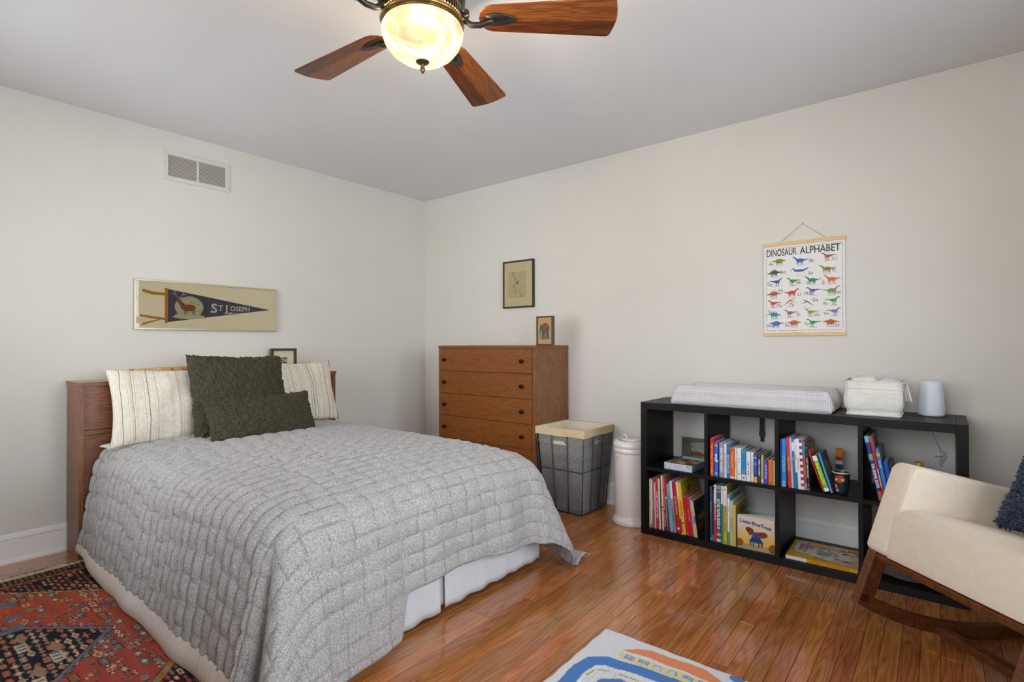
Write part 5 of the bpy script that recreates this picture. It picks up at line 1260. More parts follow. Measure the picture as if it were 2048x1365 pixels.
# sound machine
nc = (3.686, -.135, ZT + .0006)
g = thing('sound_machine', 'white tapered cylinder sound machine at the right end of the bookcase top', 'sound machine', nc)
NW = plain('matte_white_plastic', 'cdd2d8', .45, .01, 5)
mb = MB(); mb.smooth = True
mb.lathe([(0, .001), (.046, .001), (.050, .005), (.0515, .012), (.0518, .026)], nc, 48).build('base', plain('gloss_white_plastic', 'd6dcdf', .3, .01), g)
mb = MB(); mb.smooth = True
mb.lathe([(.0518, .0265), (.0505, .05), (.0465, .11), (.0418, .152), (.040, .160), (.036, .1645), (.031, .166), (.029, .1635), (0, .163)], nc, 48).build('shade', NW, g)
m_ = MB()
for k in range(5):
    a = R(-72 + k * 8.5)
    Mx = Matrix.Translation((nc[0] + .0521 * math.cos(a), nc[1] + .0521 * math.sin(a), nc[2] + .014)) @ Matrix.Rotation(a + R(90), 4, 'Z') @ Matrix.Rotation(R(90), 4, 'X')
    m_.prism([(-.0018, -.003), (.0018, -.003), (.0018, .003), (-.0018, .003)], 0, .0004, Mx, axis='z')
m_.build('button_marks', plain('button_white', 'eef2f4', .4), g)

# ------------------------------------------------------------------ dinosaur alphabet poster
pw0, pw1, pz0, pz1 = 2.926, 3.328, 1.158, 1.692
g = thing('alphabet_poster', 'Dinosaur Alphabet poster with wooden rails hanging from a cord on the back wall', 'poster', ((pw0 + pw1) / 2, -.006, pz0))
PO = (pw0, -.006); pw = pw1 - pw0; ph = pz1 - pz0
RAIL = wood('pale_oak_rail', 'b8945c', 'cfae78', 'd9bb88', (1, 20, 20), .45, ring=4, bmp=.02)
MB().box(pw0, pw1, -.0062, -.0052, pz0 + .01, pz1 - .01).build('sheet', plain('poster_paper', 'dedad6', .7, .01, 8), g)
for (a, b_) in ((pz0, pz0 + .0195), (pz1 - .0195, pz1)):
    MB().box(pw0 - .003, pw1 + .003, -.0125, -.0064, a, b_).build('rail', RAIL, g, bevel=.0008)
    MB().box(pw0 - .003, pw1 + .003, -.0050, -.0006, a, b_).build('rail', RAIL, g, bevel=.0008)
m_ = MB(); m_.smooth = True; m_.tube([(pw0 + .085, -.009, pz1 - .003), (3.126, -.004, pz1 + .094), (pw1 - .085, -.009, pz1 - .003)], .0011, 6).build('hanging_cord', plain('grey_cord', '9a968e', .8), g, fix=False)
MB().lathe([(.0025, 0), (.0025, .004), (0, .0042)], seg=10, M=Matrix.Translation((3.126, -.001, pz1 + .0955)) @ Matrix.Rotation(R(90), 4, 'X')).build('nail', plain('nail_steel', '8a8a88', .3, metal=.8), g)
def PT(u, w_): return (pw0 + u * pw, pz0 + w_ * ph)       # fractions, from the left and the bottom
yP = -.0065
brd = {0: MB(), 1: MB()}
n_ = 0
for k in range(27):
    u = .045 + .91 * k / 26
    for w_ in (.935, .057):
        x_, z_ = PT(u, w_); brd[n_ % 2].poly([(a, yP, b) for a, b in blob(x_, z_, .0042, .0024, 7, .25, k)]); n_ += 1
for k in range(34):
    w_ = .075 + .84 * k / 33
    for u in (.03, .97):
        x_, z_ = PT(u, w_); brd[n_ % 2].poly([(a, yP, b) for a, b in blob(x_, z_, .0022, .0036, 7, .25, k)]); n_ += 1
brd[0].build('border_print', plain('print_teal', '4f7f86', .7), g, fix=False); brd[1].build('border_print', plain('print_slate', '55707e', .7), g, fix=False)
PI = plain('poster_ink', '3a3230', .7, .02)
def deco(M_, txt, size, u, w_, sq=1, bold=.01): 
    x_, z_ = PT(u, w_); M_.text(txt, size, TXT(x_, yP - .0003, z_), bold, squeeze=sq)
tb = MB(); [tb.text(t_, .054, TXT(*(lambda q: (q[0], yP - .0003, q[1]))(PT(u_, .888))), .012, width=w_) for t_, u_, w_ in (('DINOSAUR', .228, .154), ('ALPHABET', .706, .195))]; tb.build('title_print', PI, g, fix=False)
# kinds: q quadruped with long neck, b biped, s sail/plated back, f flyer
ent = [('Aa', 0.095, 0.775, '7c8236', 0.197, 0.802, 'a', 1), ('Bb', 0.609, 0.778, '4a57a0', 0.467, 0.791, 'q', -1), ('Cc', 0.881, 0.781, 'a0583c', 0.804, 0.811, 'b', -1),
       ('Dd', 0.246, 0.678, '3f4f38', 0.136, 0.681, 's', -1), ('Ee', 0.597, 0.649, '3a5ab0', 0.455, 0.684, 'm', 1), ('Ff', 0.87, 0.66, '7c7438', 0.792, 0.682, 'q', -1),
       ('Gg', 0.075, 0.558, '3c3f8c', 0.164, 0.583, 'b', 1), ('Hh', 0.446, 0.557, '3c8440', 0.374, 0.58, 'b', -1), ('Ii', 0.553, 0.548, '2f7f60', 0.615, 0.577, 'q', -1), ('Jj', 0.748, 0.547, 'c26a30', 0.847, 0.574, 'q', -1),
       ('Kk', 0.218, 0.487, '8c6038', 0.13, 0.454, 's', -1), ('Ll', 0.452, 0.433, 'c4452c', 0.356, 0.458, 'q', 1), ('Mm', 0.561, 0.438, '4a5aa8', 0.621, 0.469, 'b', -1), ('Nn', 0.916, 0.435, '6f8f38', 0.841, 0.46, 'q', 1),
       ('Oo', 0.201, 0.323, 'c4404c', 0.125, 0.353, 'b', -1), ('Pp', 0.36, 0.333, 'c4682c', 0.339, 0.359, 'f', 1), ('Qq', 0.643, 0.369, '77757c', 0.549, 0.341, 'f', -1), ('Rr', 0.773, 0.325, '3a8a44', 0.86, 0.359, 'b', 1),
       ('Ss', 0.075, 0.263, '2a8490', 0.13, 0.231, 's', 1), ('Tt', 0.443, 0.217, '8a625c', 0.339, 0.245, 'b', -1), ('Uu', 0.669, 0.218, '8f8a3a', 0.597, 0.247, 'b', -1), ('Vv', 0.779, 0.223, '6f74a0', 0.872, 0.249, 'b', 1),
       ('Ww', 0.083, 0.108, '4a66b0', 0.158, 0.135, 'a', -1), ('Xx', 0.301, 0.109, 'b0622c', 0.385, 0.139, 'a', 1), ('Yy', 0.543, 0.123, '2f8a4c', 0.621, 0.139, 'b', -1), ('Zz', 0.906, 0.105, 'ac5c2a', 0.829, 0.14, 'a', -1)]
lt = MB(); cap = MB(); rq = random.Random(6)
for (ltr, lu, lw, hc, du, dw, kd, sd) in ent:
    deco(lt, ltr, .0245, lu, lw, .95, .0)
    cx, cz = PT(du, dw); s = .036 * sd; y_ = yP - .0002; S_ = .036
    for q in range(7): cap.poly([(cx - .018 + q * .0055, yP - .0002, cz - .0275), (cx - .018 + q * .0055 + .0042, yP - .0002, cz - .0275), (cx - .018 + q * .0055 + .0042, yP - .0002, cz - .0255), (cx - .018 + q * .0055, yP - .0002, cz - .0255)])
    mb = MB(); T_ = lambda a, b: (cx + a * s, cz + b * S_)
    if kd in 'qasm':
        br_ = dict(q=(.55, .28), a=(.62, .36), s=(.6, .26), m=(.75, .2))[kd]
        mb.poly([(a, y_, b) for a, b in blob(cx, cz, br_[0] * S_, br_[1] * S_, 14, .06, 3)])
        neck = dict(q=[(.45, .1), (.75, .45), (1.05, .6)], a=[(.5, .05), (.8, .05), (.95, .0)], s=[(.5, 0), (.8, -.1), (1.0, -.15)], m=[(.6, .05), (1.0, .2), (1.25, .35)])[kd]
        stroke(mb, [T_(*p) for p in neck], [.30 * S_, .17 * S_, .15 * S_], y_ - .0001)
        stroke(mb, [T_(-.45, .0), T_(-.9, .05 if kd != 'm' else .4), T_(-1.25, .25 if kd == 'q' else -.1)], [.26 * S_, .12 * S_, .03 * S_], y_ - .0001)
        if kd != 'm':
            for a in (-.38, -.15, .2, .42): stroke(mb, [T_(a, -.1), T_(a + .05, -.62)], [.16 * S_, .09 * S_], y_ - .0001)
        if kd == 's':
            for a in (-.4, -.15, .1, .35): mb.poly([(p, y_ - .0001, q) for p, q in (T_(a - .13, .15), T_(a, .62 if abs(a) < .2 else .45), T_(a + .13, .15))])
    elif kd == 'b':
        mb.poly([(a, y_, b) for a, b in blob(cx, cz, .42 * S_, .22 * S_, 12, .05, 3)])
        stroke(mb, [T_(.3, .05), T_(.55, .4), T_(.85, .45)], [.24 * S_, .15 * S_, .16 * S_], y_ - .0001)
        stroke(mb, [T_(-.3, .03), T_(-.8, .12), T_(-1.2, .0)], [.24 * S_, .11 * S_, .03 * S_], y_ - .0001)
        for a in (-.12, .15): stroke(mb, [T_(a, -.05), T_(a + .18, -.35), T_(a, -.65), T_(a + .16, -.68)], [.2 * S_, .11 * S_, .06 * S_, .05 * S_], y_ - .0001)
        stroke(mb, [T_(.38, .0), T_(.5, -.25)], .06 * S_, y_ - .0001)
    else:
        stroke(mb, [T_(-.9, -.5), T_(-.1, .2), T_(.7, .55)], [.03 * S_, .22 * S_, .04 * S_], y_); stroke(mb, [T_(-.1, .2), T_(.9, -.1)], [.2 * S_, .03 * S_], y_ - .0001)
    mb.build('dinosaur_print', plain('poster_' + hc, hc, .7, .35, 160), g, fix=False)
lt.build('letter_print', PI, g, fix=False); cap.build('caption_print', plain('poster_caption', '6a635c', .7), g, fix=False)

# ------------------------------------------------------------------ patterned wool rug beside the bed
rx0, rx1, ry0, ry1 = .305, 1.98, -3.55, -2.548
xs = np.linspace(rx0, rx1, 460); ys = np.concatenate([np.linspace(ry0, -3.12, 40), np.linspace(-3.117, ry1, 165)])
XX, YY = np.meshgrid(xs, ys)
C = np.zeros(XX.shape + (3,)); cc_ = lambda h: np.array(srgb(h)[:3])
red, red2, navyc, cream, blue, brown, grn, teal, tan = map(cc_, ('bd5634', 'ab4c44', '23252e', 'd6bf9f', '64788a', '7a532c', '8a8f74', '5f8784', 'a8713f'))
rng = np.random.RandomState(3)
def put(mask, col): C[mask] = col
t_ = np.clip((XX - .4) / 1.3, 0, 1)[..., None]; C[:] = red * (1 - t_) + red2 * t_
yc = -3.0
ax_ = np.abs(YY - yc)
# small repeated motifs on a grid
def motifs(mask, cx_, cy_, cols, seed, fill=.8):
    iu = np.floor(XX / cx_).astype(int); row = np.floor(YY / cy_).astype(int); iu = np.floor((XX + (row % 2) * cx_ / 2) / cx_).astype(int)
    fu = (XX + (row % 2) * cx_ / 2) / cx_ - iu; fv = YY / cy_ - row
    hsh = ((iu * 73856093) ^ (row * 19349663) ^ (seed * 83492791)) & 0xffff; r1 = (hsh % 997) / 997.; r2_ = ((hsh // 7) % 991) / 991.
    du, dv = np.abs(fu - .5), np.abs(fv - .5)
    # stepped shapes
    su = np.floor(du * 14) / 14; sv = np.floor(dv * 9) / 9
    kind = (hsh % 5)
    d = np.where(kind == 0, su + sv, np.where(kind == 1, np.maximum(su, sv) * 1.25, np.where(kind == 2, np.minimum(su * 2.4 + sv * .6, sv * 2.2 + su * .6), np.where(kind == 3, np.hypot(su, sv * 1.1) * 1.3, np.abs(su - .22) + sv + .12))))
    on_ = mask & (r1 < fill)
    put(on_ & (d < .46), navyc)
    pick = (r2_ * len(cols)).astype(int)
    for q, cl in enumerate(cols): put(on_ & (d < .37) & (pick == q), cl)
    put(on_ & (d < .20), red); 
    for q, cl in enumerate(cols): put(on_ & (d < .12) & (((pick + 2) % len(cols)) == q), cl)
full = np.ones(XX.shape, bool)
motifs(full, .072, .030, [blue, cream, grn, tan, teal], 1, .50)
motifs((np.sin(XX * 60) + np.sin(YY * 75) > .6), .034, .016, [cream, blue, grn, teal], 2, .62)
# navy ends (diagonal)
d1 = XX - (.771 + (YY + 2.599) * 1.02); d1b = XX - (.771 - (YY + 3.40) * 1.02 - .0); dd = np.maximum(d1, np.where(YY < yc, d1b, -9))
end1 = np.where(YY > yc, d1, d1b) < 0
d2 = np.where(YY > yc, 1.611 + (-2.588 - YY) * 1.1, 1.611 + (YY + 3.412) * 1.1) - XX; end2 = d2 < 0
for en in (end1, end2):
    put(en, navyc)
put(end1 & (rng.rand(*XX.shape) < .0), red)
motifs(end1 | end2, .060, .020, [cc_('a03c24'), red2, grn, cream, cc_('a03c24')], 5, .92)
e1 = np.where(YY > yc, d1, d1b)
for lo, hi, cl in ((-.0, .004, navyc), (.004, .022, tan), (.022, .026, navyc), (.009, .016, cream)):
    m_k = (e1 > lo) & (e1 < hi); put(m_k & ((np.floor(YY * 90) % 3 != 0) if cl is cream else True), cl)
for lo, hi, cl in ((.0, .004, navyc), (.004, .045, tan), (.045, .050, navyc), (.012, .036, grn)):
    m_k = (d2 > lo) & (d2 < hi); put(m_k & ((np.floor(YY * 45) % 2 == 0) if cl is grn else True), cl)
# centre medallion
hw = np.where(ax_ < .10, .265 - 0 * ax_, (.291 - ax_) * 1.23); hw = np.minimum(.245, (.291 - ax_) * 1.23)
mx_ = np.abs(XX - 1.185)
md = hw - mx_
zig = .016 + .010 * (np.floor((XX + YY * .2) * 62) % 2)
put((md < 0) & (md > -.012), red); put((md < -.010) & (md > -.012 - zig), blue); put((md < -.012 - zig) & (md > -.017 - zig), navyc)
put((md < .0) & (md > -.006), navyc)
med = md > 0; put(med, navyc); motifs(med, .062, .026, [cream, cc_('bd5f46'), grn, cc_('a88670')], 9, .85)
for (bx_, by_) in ((1.185, -2.86), (1.02, -2.93), (1.34, -2.93), (1.185, -3.12)):
    lobe = med & ((np.abs(XX - bx_) / .055 + np.abs(YY - by_) / .020) < 1) ; put(lobe, cc_('a58769'))
    bl_ = med & (np.abs(XX - bx_ - .085) < .040) & (np.abs(YY - by_ + .01) < .017); put(bl_, cream); put(bl_ & ((np.floor(XX * 70) % 2) == 0) & (np.abs(YY - by_ + .01) < .013), blue)
# arms (red and slate bars) at the left
for k in range(6):
    a = (XX > .60 + .055 * k) & (XX < .645 + .055 * k) & (YY < -2.885 - .004 * k) & (YY > -2.95); put(a, [blue, red, cc_('c04a24'), blue, red, blue][k])
# borders: brown guard along the bed, mixed band at the head end
g1 = YY > -2.590; put(g1, brown); put((YY > -2.5935) & (YY < -2.589), navyc); put((YY > -2.586) & (YY < -2.5835), tan)
put(g1 & (YY > -2.552), navyc)
hb1 = XX < .415; put(hb1, brown); put(hb1 & (XX < .375), navyc); motifs(hb1 & (XX < .375), .030, .020, [tan, cc_('8e3a24'), blue, grn], 12, .95); put((XX > .375) & (XX < .380), navyc); put((XX > .411) & (XX < .416), navyc)
put(hb1 & (XX > .386) & (XX < .405) & (np.floor(YY * 60) % 3 == 0), tan)
g2 = XX > 1.90; put(g2, brown)
# abrash: horizontal colour drift of the wool
C *= (1 + .10 * np.sin(YY * 90 + 3 * np.sin(XX * 4)) * rng.uniform(.6, 1, XX.shape))[..., None]; C *= rng.uniform(.82, 1.12, XX.shape)[..., None]
Zr = .0055 + .0010 * rng.rand(*XX.shape) + .0012 * np.sin(XX * 9) * np.sin(YY * 7 + 1)
Zr[:, 0] = .0015; Zr[-1, :] = .0015
def grid_obj(name, X_, Y_, Z_, Col, mt, label, cat):
    ny, nx = X_.shape; vs = np.stack([X_, Y_, Z_], -1).reshape(-1, 3)
    i = np.arange(nx - 1)[None] + np.arange(ny - 1)[:, None] * nx; f = np.stack([i, i + 1, i + nx + 1, i + nx], -1).reshape(-1, 4)
    me = bpy.data.meshes.new(name); me.vertices.add(len(vs)); me.vertices.foreach_set('co', vs.astype(np.float32).ravel())
    me.loops.add(f.size); me.loops.foreach_set('vertex_index', f.ravel().astype(np.int32)); me.polygons.add(len(f)); me.polygons.foreach_set('loop_start', np.arange(0, f.size, 4, dtype=np.int32))
    me.update(calc_edges=True); me.validate(); ca = me.color_attributes.new('Col', 'FLOAT_COLOR', 'POINT')
    ca.data.foreach_set('color', np.concatenate([np.clip(Col, 0, 1), np.ones(Col.shape[:2] + (1,))], -1).astype(np.float32).ravel()); me.materials.append(mt)
    me.polygons.foreach_set('use_smooth', np.ones(len(f), bool))
    o = bpy.data.objects.new(name, me); COL.objects.link(o); WORLD[o.name] = Vector((0, 0, 0)); return tag(o, label, cat)
rug = grid_obj('patterned_rug', XX, YY, Zr, C, vcol('wool_rug', .95, .22, 420, .5), 'worn red and navy tribal wool rug with cream fringe beside the bed', 'rug')
m_ = MB(); m_.box(rx0 + .004, rx1 - .002, ry0 + .002, ry1 - .004, .0003, .0012).build('rug_back', plain('rug_back_brown', '4a3522', .9), rug)
fr = MB(); rf = random.Random(9)
for k in range(520):
    y = ry0 + (ry1 - ry0) * (k + rf.random()) / 520; L_ = rf.uniform(.018, .046); a = rf.uniform(-.5, .5)
    fr.tube([(rx0 + .003, y, .003), (rx0 - L_ * .5, y + a * L_ * .3, .0035 + rf.uniform(0, .004)), (rx0 - L_, y + a * L_, .002 + rf.uniform(0, .006))], [.0013, .0015, .0009], 4)
fo = fr.build('fringe', plain('fringe_cotton', 'dccb9f', .9, .15, 40), rug, fix=False); fo['kind'] = 'stuff'; fo['label'] = 'cream knotted cotton fringe'
m_ = MB(); m_.smooth = True; m_.tube([(.262, -2.86, .006), (.268, -2.80, .007), (.275, -2.76, .008), (.262, -2.725, .007), (.255, -2.715, .008)], .0014, 5).build('loose_thread', plain('dark_thread', '2c1c14', .9), rug, fix=False)

# ------------------------------------------------------------------ kids road rug
kx0, kx1, ky0, ky1 = 2.704, 3.70, -2.80, -1.488
xs = np.concatenate([np.arange(kx0, 3.30, .0026), np.linspace(3.304, kx1, 40)]); ys = np.concatenate([np.linspace(ky0, -2.0, 60), np.arange(-1.997, ky1, .0026)])
XX, YY = np.meshgrid(xs, ys); C = np.zeros(XX.shape + (3,)); C[:] = cc_('d3d2d4')
def seg(pts, w):
    d = np.full(XX.shape, 9.)
    for (a, b), (c, e) in zip(pts[:-1], pts[1:]):
        vx, vy = c - a, e - b; L2 = vx * vx + vy * vy
        t = np.clip(((XX - a) * vx + (YY - b) * vy) / L2, 0, 1); d = np.minimum(d, np.hypot(XX - a - t * vx, YY - b - t * vy))
    return d < w / 2
def inpoly(pts):
    m = np.zeros(XX.shape, bool); n = len(pts)
    for i in range(n):
        (x1, y1), (x2, y2) = pts[i], pts[(i + 1) % n]
        cnd = ((y1 > YY) != (y2 > YY)) & (XX < (x2 - x1) * (YY - y1) / (y2 - y1 + 1e-12) + x1); m ^= cnd
    return m
bl_, ligr, org, yel, wh = cc_('3f74b8'), cc_('a2a54a'), cc_('d9814e'), cc_('d6c690'), cc_('d3d2d4')
road = [(2.775, -2.30), (2.768, -1.86), (2.762, -1.77), (2.775, -1.715), (2.815, -1.683), (2.90, -1.668), (3.05, -1.648), (3.30, -1.63), (3.5, -1.62)]
C[seg(road, .050)] = bl_
inner = [(2.99, -2.2), (2.925, -1.93), (2.873, -1.84), (2.868, -1.79), (2.90, -1.765), (2.98, -1.772), (3.2, -1.765), (3.5, -1.76)]
C[seg(inner, .046)] = bl_; C[seg([(2.95, -1.86), (3.1, -1.85)], .05)] = wh
for p, q in (((2.800, -1.79), (2.803, -1.755)), ((2.812, -1.742), (2.846, -1.722)), ((2.885, -1.719), (2.945, -1.712)), ((3.0, -1.705), (3.06, -1.698)), ((3.12, -1.695), (3.18, -1.69)), ((2.81, -1.90), (2.806, -1.85)), ((2.82, -2.05), (2.815, -1.97))):
    C[seg([p, q], .006)] = ligr
C[inpoly([(2.826, -1.612), (2.835, -1.600), (3.19, -1.578), (3.22, -1.600), (3.22, -1.628), (2.84, -1.638)])] = yel
C[inpoly([(2.826, -1.588), (2.866, -1.546), (2.905, -1.529), (3.10, -1.517), (3.18, -1.56), (3.20, -1.575), (3.05, -1.573), (2.90, -1.576)])] = org
for k in range(7):
    cx = 2.868 + k * .0505; cy = -1.6145 + k * .0035; w = .017
    win = (np.abs(XX - cx) < w) & (np.abs(YY - cy) < .011); 
    if k in (2, 3): win = ((np.abs(XX - cx) < .015) & (YY > cy - .016) & (YY < cy)) | ((np.hypot((XX - cx) / .015, (YY - cy) / .012) < 1) & (YY >= cy))
    inn = (np.abs(XX - cx) < w - .004) & (np.abs(YY - cy) < .0075) if k not in (2, 3) else (((np.abs(XX - cx) < .0115) & (YY > cy - .016) & (YY < cy)) | ((np.hypot((XX - cx) / .0115, (YY - cy) / .0085) < 1) & (YY >= cy)))
    C[win] = cc_('4f82b8'); C[inn] = cc_('c9c6c0')
    if k not in (2, 3): C[win & ((np.abs(XX - cx - .006) < .0017) | (np.abs(XX - cx + .006) < .0017) | (np.abs(YY - cy) < .0014))] = cc_('4f82b8')
C[np.hypot((XX - 3.20) / .026, (YY + 1.508) / .018) < 1] = bl_
edge = np.minimum(np.minimum(XX - kx0, kx1 - XX), np.minimum(YY - ky0, ky1 - YY))
Zk = .004 + .0085 * np.clip(edge / .008, 0, 1) ** .5 + rng.uniform(-.0011, .0011, XX.shape); Zk[seg(road, .05)] += .001
bet = (XX > 2.80) & (YY < -1.70) & (~seg(road, .05)) & (~seg(inner, .046)); Zk[bet] -= .003 + .0008 * np.sign(np.sin(XX[bet] * 700))
C *= rng.uniform(.93, 1.05, XX.shape)[..., None]
kr = grid_obj('play_rug', XX + .0015 * np.sin(YY * 60), YY + .0015 * np.sin(XX * 50), Zk, C, vcol('tufted_rug', .95, .10, 500, .45, .2), 'white tufted play rug with a blue road and orange-roofed house', 'rug')
MB().box(kx0 + .001, kx1 - .001, ky0 + .001, ky1 - .001, .0003, .0042).build('rug_back', plain('tuft_edge', 'c9c8ca', .95, .05, 200, .4, 400), kr)

# ------------------------------------------------------------------ rocking chair
C0 = Vector((3.825, -.636, 0)); FW = Vector((-.6993, -.7149, 0)).normalized(); NR = Vector((.7149, -.6993, 0)).normalized()
MC = Matrix(((FW.x, NR.x, 0, C0.x), (FW.y, NR.y, 0, C0.y), (0, 0, 1, 0), (0, 0, 0, 1)))    # (a forward, w towards the camera, z)
g = thing('rocking_chair', 'cream upholstered rocking chair on dark walnut rockers in front of the bookcase', 'chair', (C0.x, C0.y, 0))
UP = plain('cream_upholstery', 'dccdb8', .9, .03, 40, .25, 700, spec=.15, sheen=.1)
def rprism(pts, w0, w1, name, mt, rad=.02, seg=4):
    """profile in (a,z) extruded along w, edges rounded"""
    mb = MB(); mb.smooth = True
    mb.prism([(a, z) for a, z in pts], w0, w1, MC, axis='y')
    o = mb.build(name, mt, g, bevel=rad, seg=seg); return o
CW = .665
tl = math.tan(R(13.2))
# seat block (apron + seat), arms, back
rprism([(.455, .352), (.418, .500), (.395, .524), (.34, .522), (-.33, .36), (-.36, .20), (.05, .262)], .085, CW - .085, 'seat', UP, .022, 5)
arm = [(.455, .352), (.455, .375), (.352, .648), (.335, .668), (.312, .668), (-.14, .556), (-.36, .50), (-.40, .20), (-.30, .175)]
rprism(arm, -.012, .088, 'arm', UP, .018, 4); rprism(arm, CW - .088, CW + .012, 'arm', UP, .018, 4)
rprism([(-.13, .30), (-.20, .50), (-.46, .96), (-.54, .99), (-.60, .96), (-.42, .42), (-.38, .19)], -.012, CW + .012, 'backrest', UP, .03, 4)
rprism([(.452, .350), (.452, .372), (.423, .500), (.418, .500)], .083, CW - .083, 'apron', UP, .004, 2)
# piping along the inner front edge of the arm
m_ = MB(); m_.smooth = True
P_ = [(MC @ Vector((a, .0885, z))) for a, z in ((.428, .47), (.40, .545), (.358, .642), (.338, .667), (.31, .6685), (.1, .617))]
m_.tube(P_, .0011, 5).build('welt_stitch', plain('welt_thread', 'd2c8b8', .8), g, fix=False)
# wooden frame
def wbar(p, q, wa, wb, th, name='rail'):
    """bar between (a,z) points p,q with thickness th, spanning wa..wb"""
    d = Vector((q[0] - p[0], q[1] - p[1])).normalized(); n = Vector((-d.y, d.x)) * th / 2
    mb = MB(); mb.prism([(p[0] - n.x, p[1] - n.y), (q[0] - n.x, q[1] - n.y), (q[0] + n.x, q[1] + n.y), (p[0] + n.x, p[1] + n.y)], wa, wb, MC, axis='y')
    return mb.build(name, ROCK, g, bevel=.002)
Rk = 1.25
def arc_pt(a, off): 
    an = math.asin((a + .10) / Rk); return (-.10 + (Rk - off) * math.sin(an), Rk - (Rk - off) * math.cos(an) + .0008)
def rocker(w0, w1):
    N = 34; P = [arc_pt(-.62 + (1.15) * k / N, 0) for k in range(N + 1)] + [arc_pt(.53 - (1.15) * k / N, .046) for k in range(N + 1)]
    mb = MB(); n = len(P); vs = [MC @ Vector((a, w0, z)) for a, z in P] + [MC @ Vector((a, w1, z)) for a, z in P]
    fs = []
    for k in range(N): fs += [(k, k + 1, n - 2 - k, n - 1 - k), (n + k, 2 * n - 1 - k, 2 * n - 2 - k, n + k + 1)]
    for k in range(N): fs += [(k, n + k, n + k + 1, k + 1), (n - 1 - k, n - 2 - k, 2 * n - 2 - k, 2 * n - 1 - k)]
    fs += [(0, n - 1, 2 * n - 1, n), (N, n + N, n + N + 1, N + 1)]
    mb.add(vs, fs); return mb.build('rocker', ROCK, g, bevel=.0015)
for (a, b) in ((.002, .038), (.553, .589)):
    rocker(a, b)
    for (p, q) in (((.428, .345), (.497, .172)), ((-.34, .19), (-.50, .085))):
        wbar(p, q, a, b, .056, 'leg')
    wbar((.425, .335), (-.37, .165), a, b, .034, 'side_rail')
wbar((.437, .349), (.432, .325), -.0, CW, .040, 'front_rail')
wbar((.197, .068), (.191, .036), .038, .553, .030, 'stretcher'); wbar((-.40, .10), (-.41, .065), .038, .553, .026, 'stretcher')
NV = plain('navy_shag', '232a44', .95, .5, 120, .5, 300, spec=.08, sheen=.3)
cpos = MC @ Vector((-.055, .325, .650)); rr2 = NR; upv = (FW * -.5 + Vector((0, 0, 1)))
sp_ = place('shag_pillow', pillow_mesh(.42, .42, .12, 60, 56, shag=.002, sscale=58, seed=8.0), NV, cpos, NR, upv, 'navy shaggy pillow resting on the cream rocking chair', 'pillow')

# curly tufts of pile all over the pillow
tm_ = MB(); rt_ = random.Random(12); pv = [(q.co.copy(), q.normal.copy()) for q in sp_.data.vertices]
for k in range(7800):
    p, n_ = pv[rt_.randrange(len(pv))]; p = p + Vector((rt_.uniform(-.004, .004), rt_.uniform(-.004, .004), 0))
    d = (n_ + Vector((rt_.uniform(-.9, .9), rt_.uniform(-.9, .9), rt_.uniform(-.5, .5)))).normalized(); L_ = rt_.uniform(.009, .014); s_ = d.orthogonal().normalized() * rt_.uniform(.0034, .0052); b_ = d.cross(s_)
    q_ = p + d * L_ * .55 + n_ * .002; e_ = q_ + (d + Vector((rt_.uniform(-1, 1), rt_.uniform(-1, 1), rt_.uniform(-1, 1)))).normalized() * L_ * .5
    tm_.add([p - s_, p + s_ * .5 + b_ * .8, p + s_ * .5 - b_ * .8, q_ - s_, q_ + s_ * .5 + b_ * .8, q_ + s_ * .5 - b_ * .8, e_], [(0, 1, 4, 3), (1, 2, 5, 4), (2, 0, 3, 5), (3, 4, 6), (4, 5, 6), (5, 3, 6)])
tf_ = tm_.build('pile', NV, sp_, local=True, smooth=True, fix=True); tf_['kind'] = 'stuff'

# ------------------------------------------------------------------ ceiling fan
fc = Vector((2.4073, -2.1612, 2.180)); 
g = thing('ceiling_fan', 'bronze ceiling fan with walnut blades and a lit alabaster bowl', 'ceiling fan', (fc.x, fc.y, 2.44))
BRZ = plain('aged_bronze', '5a4a38', .28, .15, 30, 0, metal=.75); BRD = plain('dark_bronze', '3c3833', .32, .1, 30, 0, metal=.7); GOLD = plain('brass_ring', 'a8823c', .25, .1, 30, 0, metal=.8)
def lf(name, prof, mt, seg=64, smooth=True):
    mb = MB(); mb.smooth = smooth; mb.lathe(prof, (fc.x, fc.y, 0), seg); return mb.build(name, mt, g)
lf('canopy', [(0, 2.439), (.085, 2.439), (.083, 2.415), (.060, 2.392), (.030, 2.385), (.0, 2.385)], BRD)
lf('downrod', [(.014, 2.39), (.014, 2.33)], BRD, 20)
lf('motor_housing', [(0, 2.345), (.05, 2.342), (.10, 2.330), (.135, 2.305), (.142, 2.275), (.140, 2.240), (.128, 2.222), (.118, 2.214), (0, 2.214)], BRD)
lf('light_collar', [(.118, 2.213), (.126, 2.208), (.127, 2.176), (.122, 2.172), (0, 2.172)], BRZ)
lf('brass_ring', [(.122, 2.213), (.130, 2.2125), (.132, 2.208), (.129, 2.204)], GOLD); lf('brass_ring', [(.1275, 2.171), (.135, 2.169), (.137, 2.164), (.134, 2.159), (.129, 2.158)], GOLD); lf('rim_band', [(.129, 2.1585), (.1335, 2.156), (.131, 2.150), (.12, 2.149)], BRZ)
for k in range(72):
    a = 2 * math.pi * k / 72
    Mx = Matrix.Translation((fc.x, fc.y, 0)) @ Matrix.Rotation(a, 4, 'Z')
    if k == 0:
        fm = MB().box(.1262, .1312, -.0034, .0034, 2.177, 2.204).mesh('flute', BRZ)
    o = bpy.data.objects.new('flute', fm); COL.objects.link(o); o.parent = g; o.location = Vector((0, 0, -2.44)); o.rotation_euler = (0, 0, a)
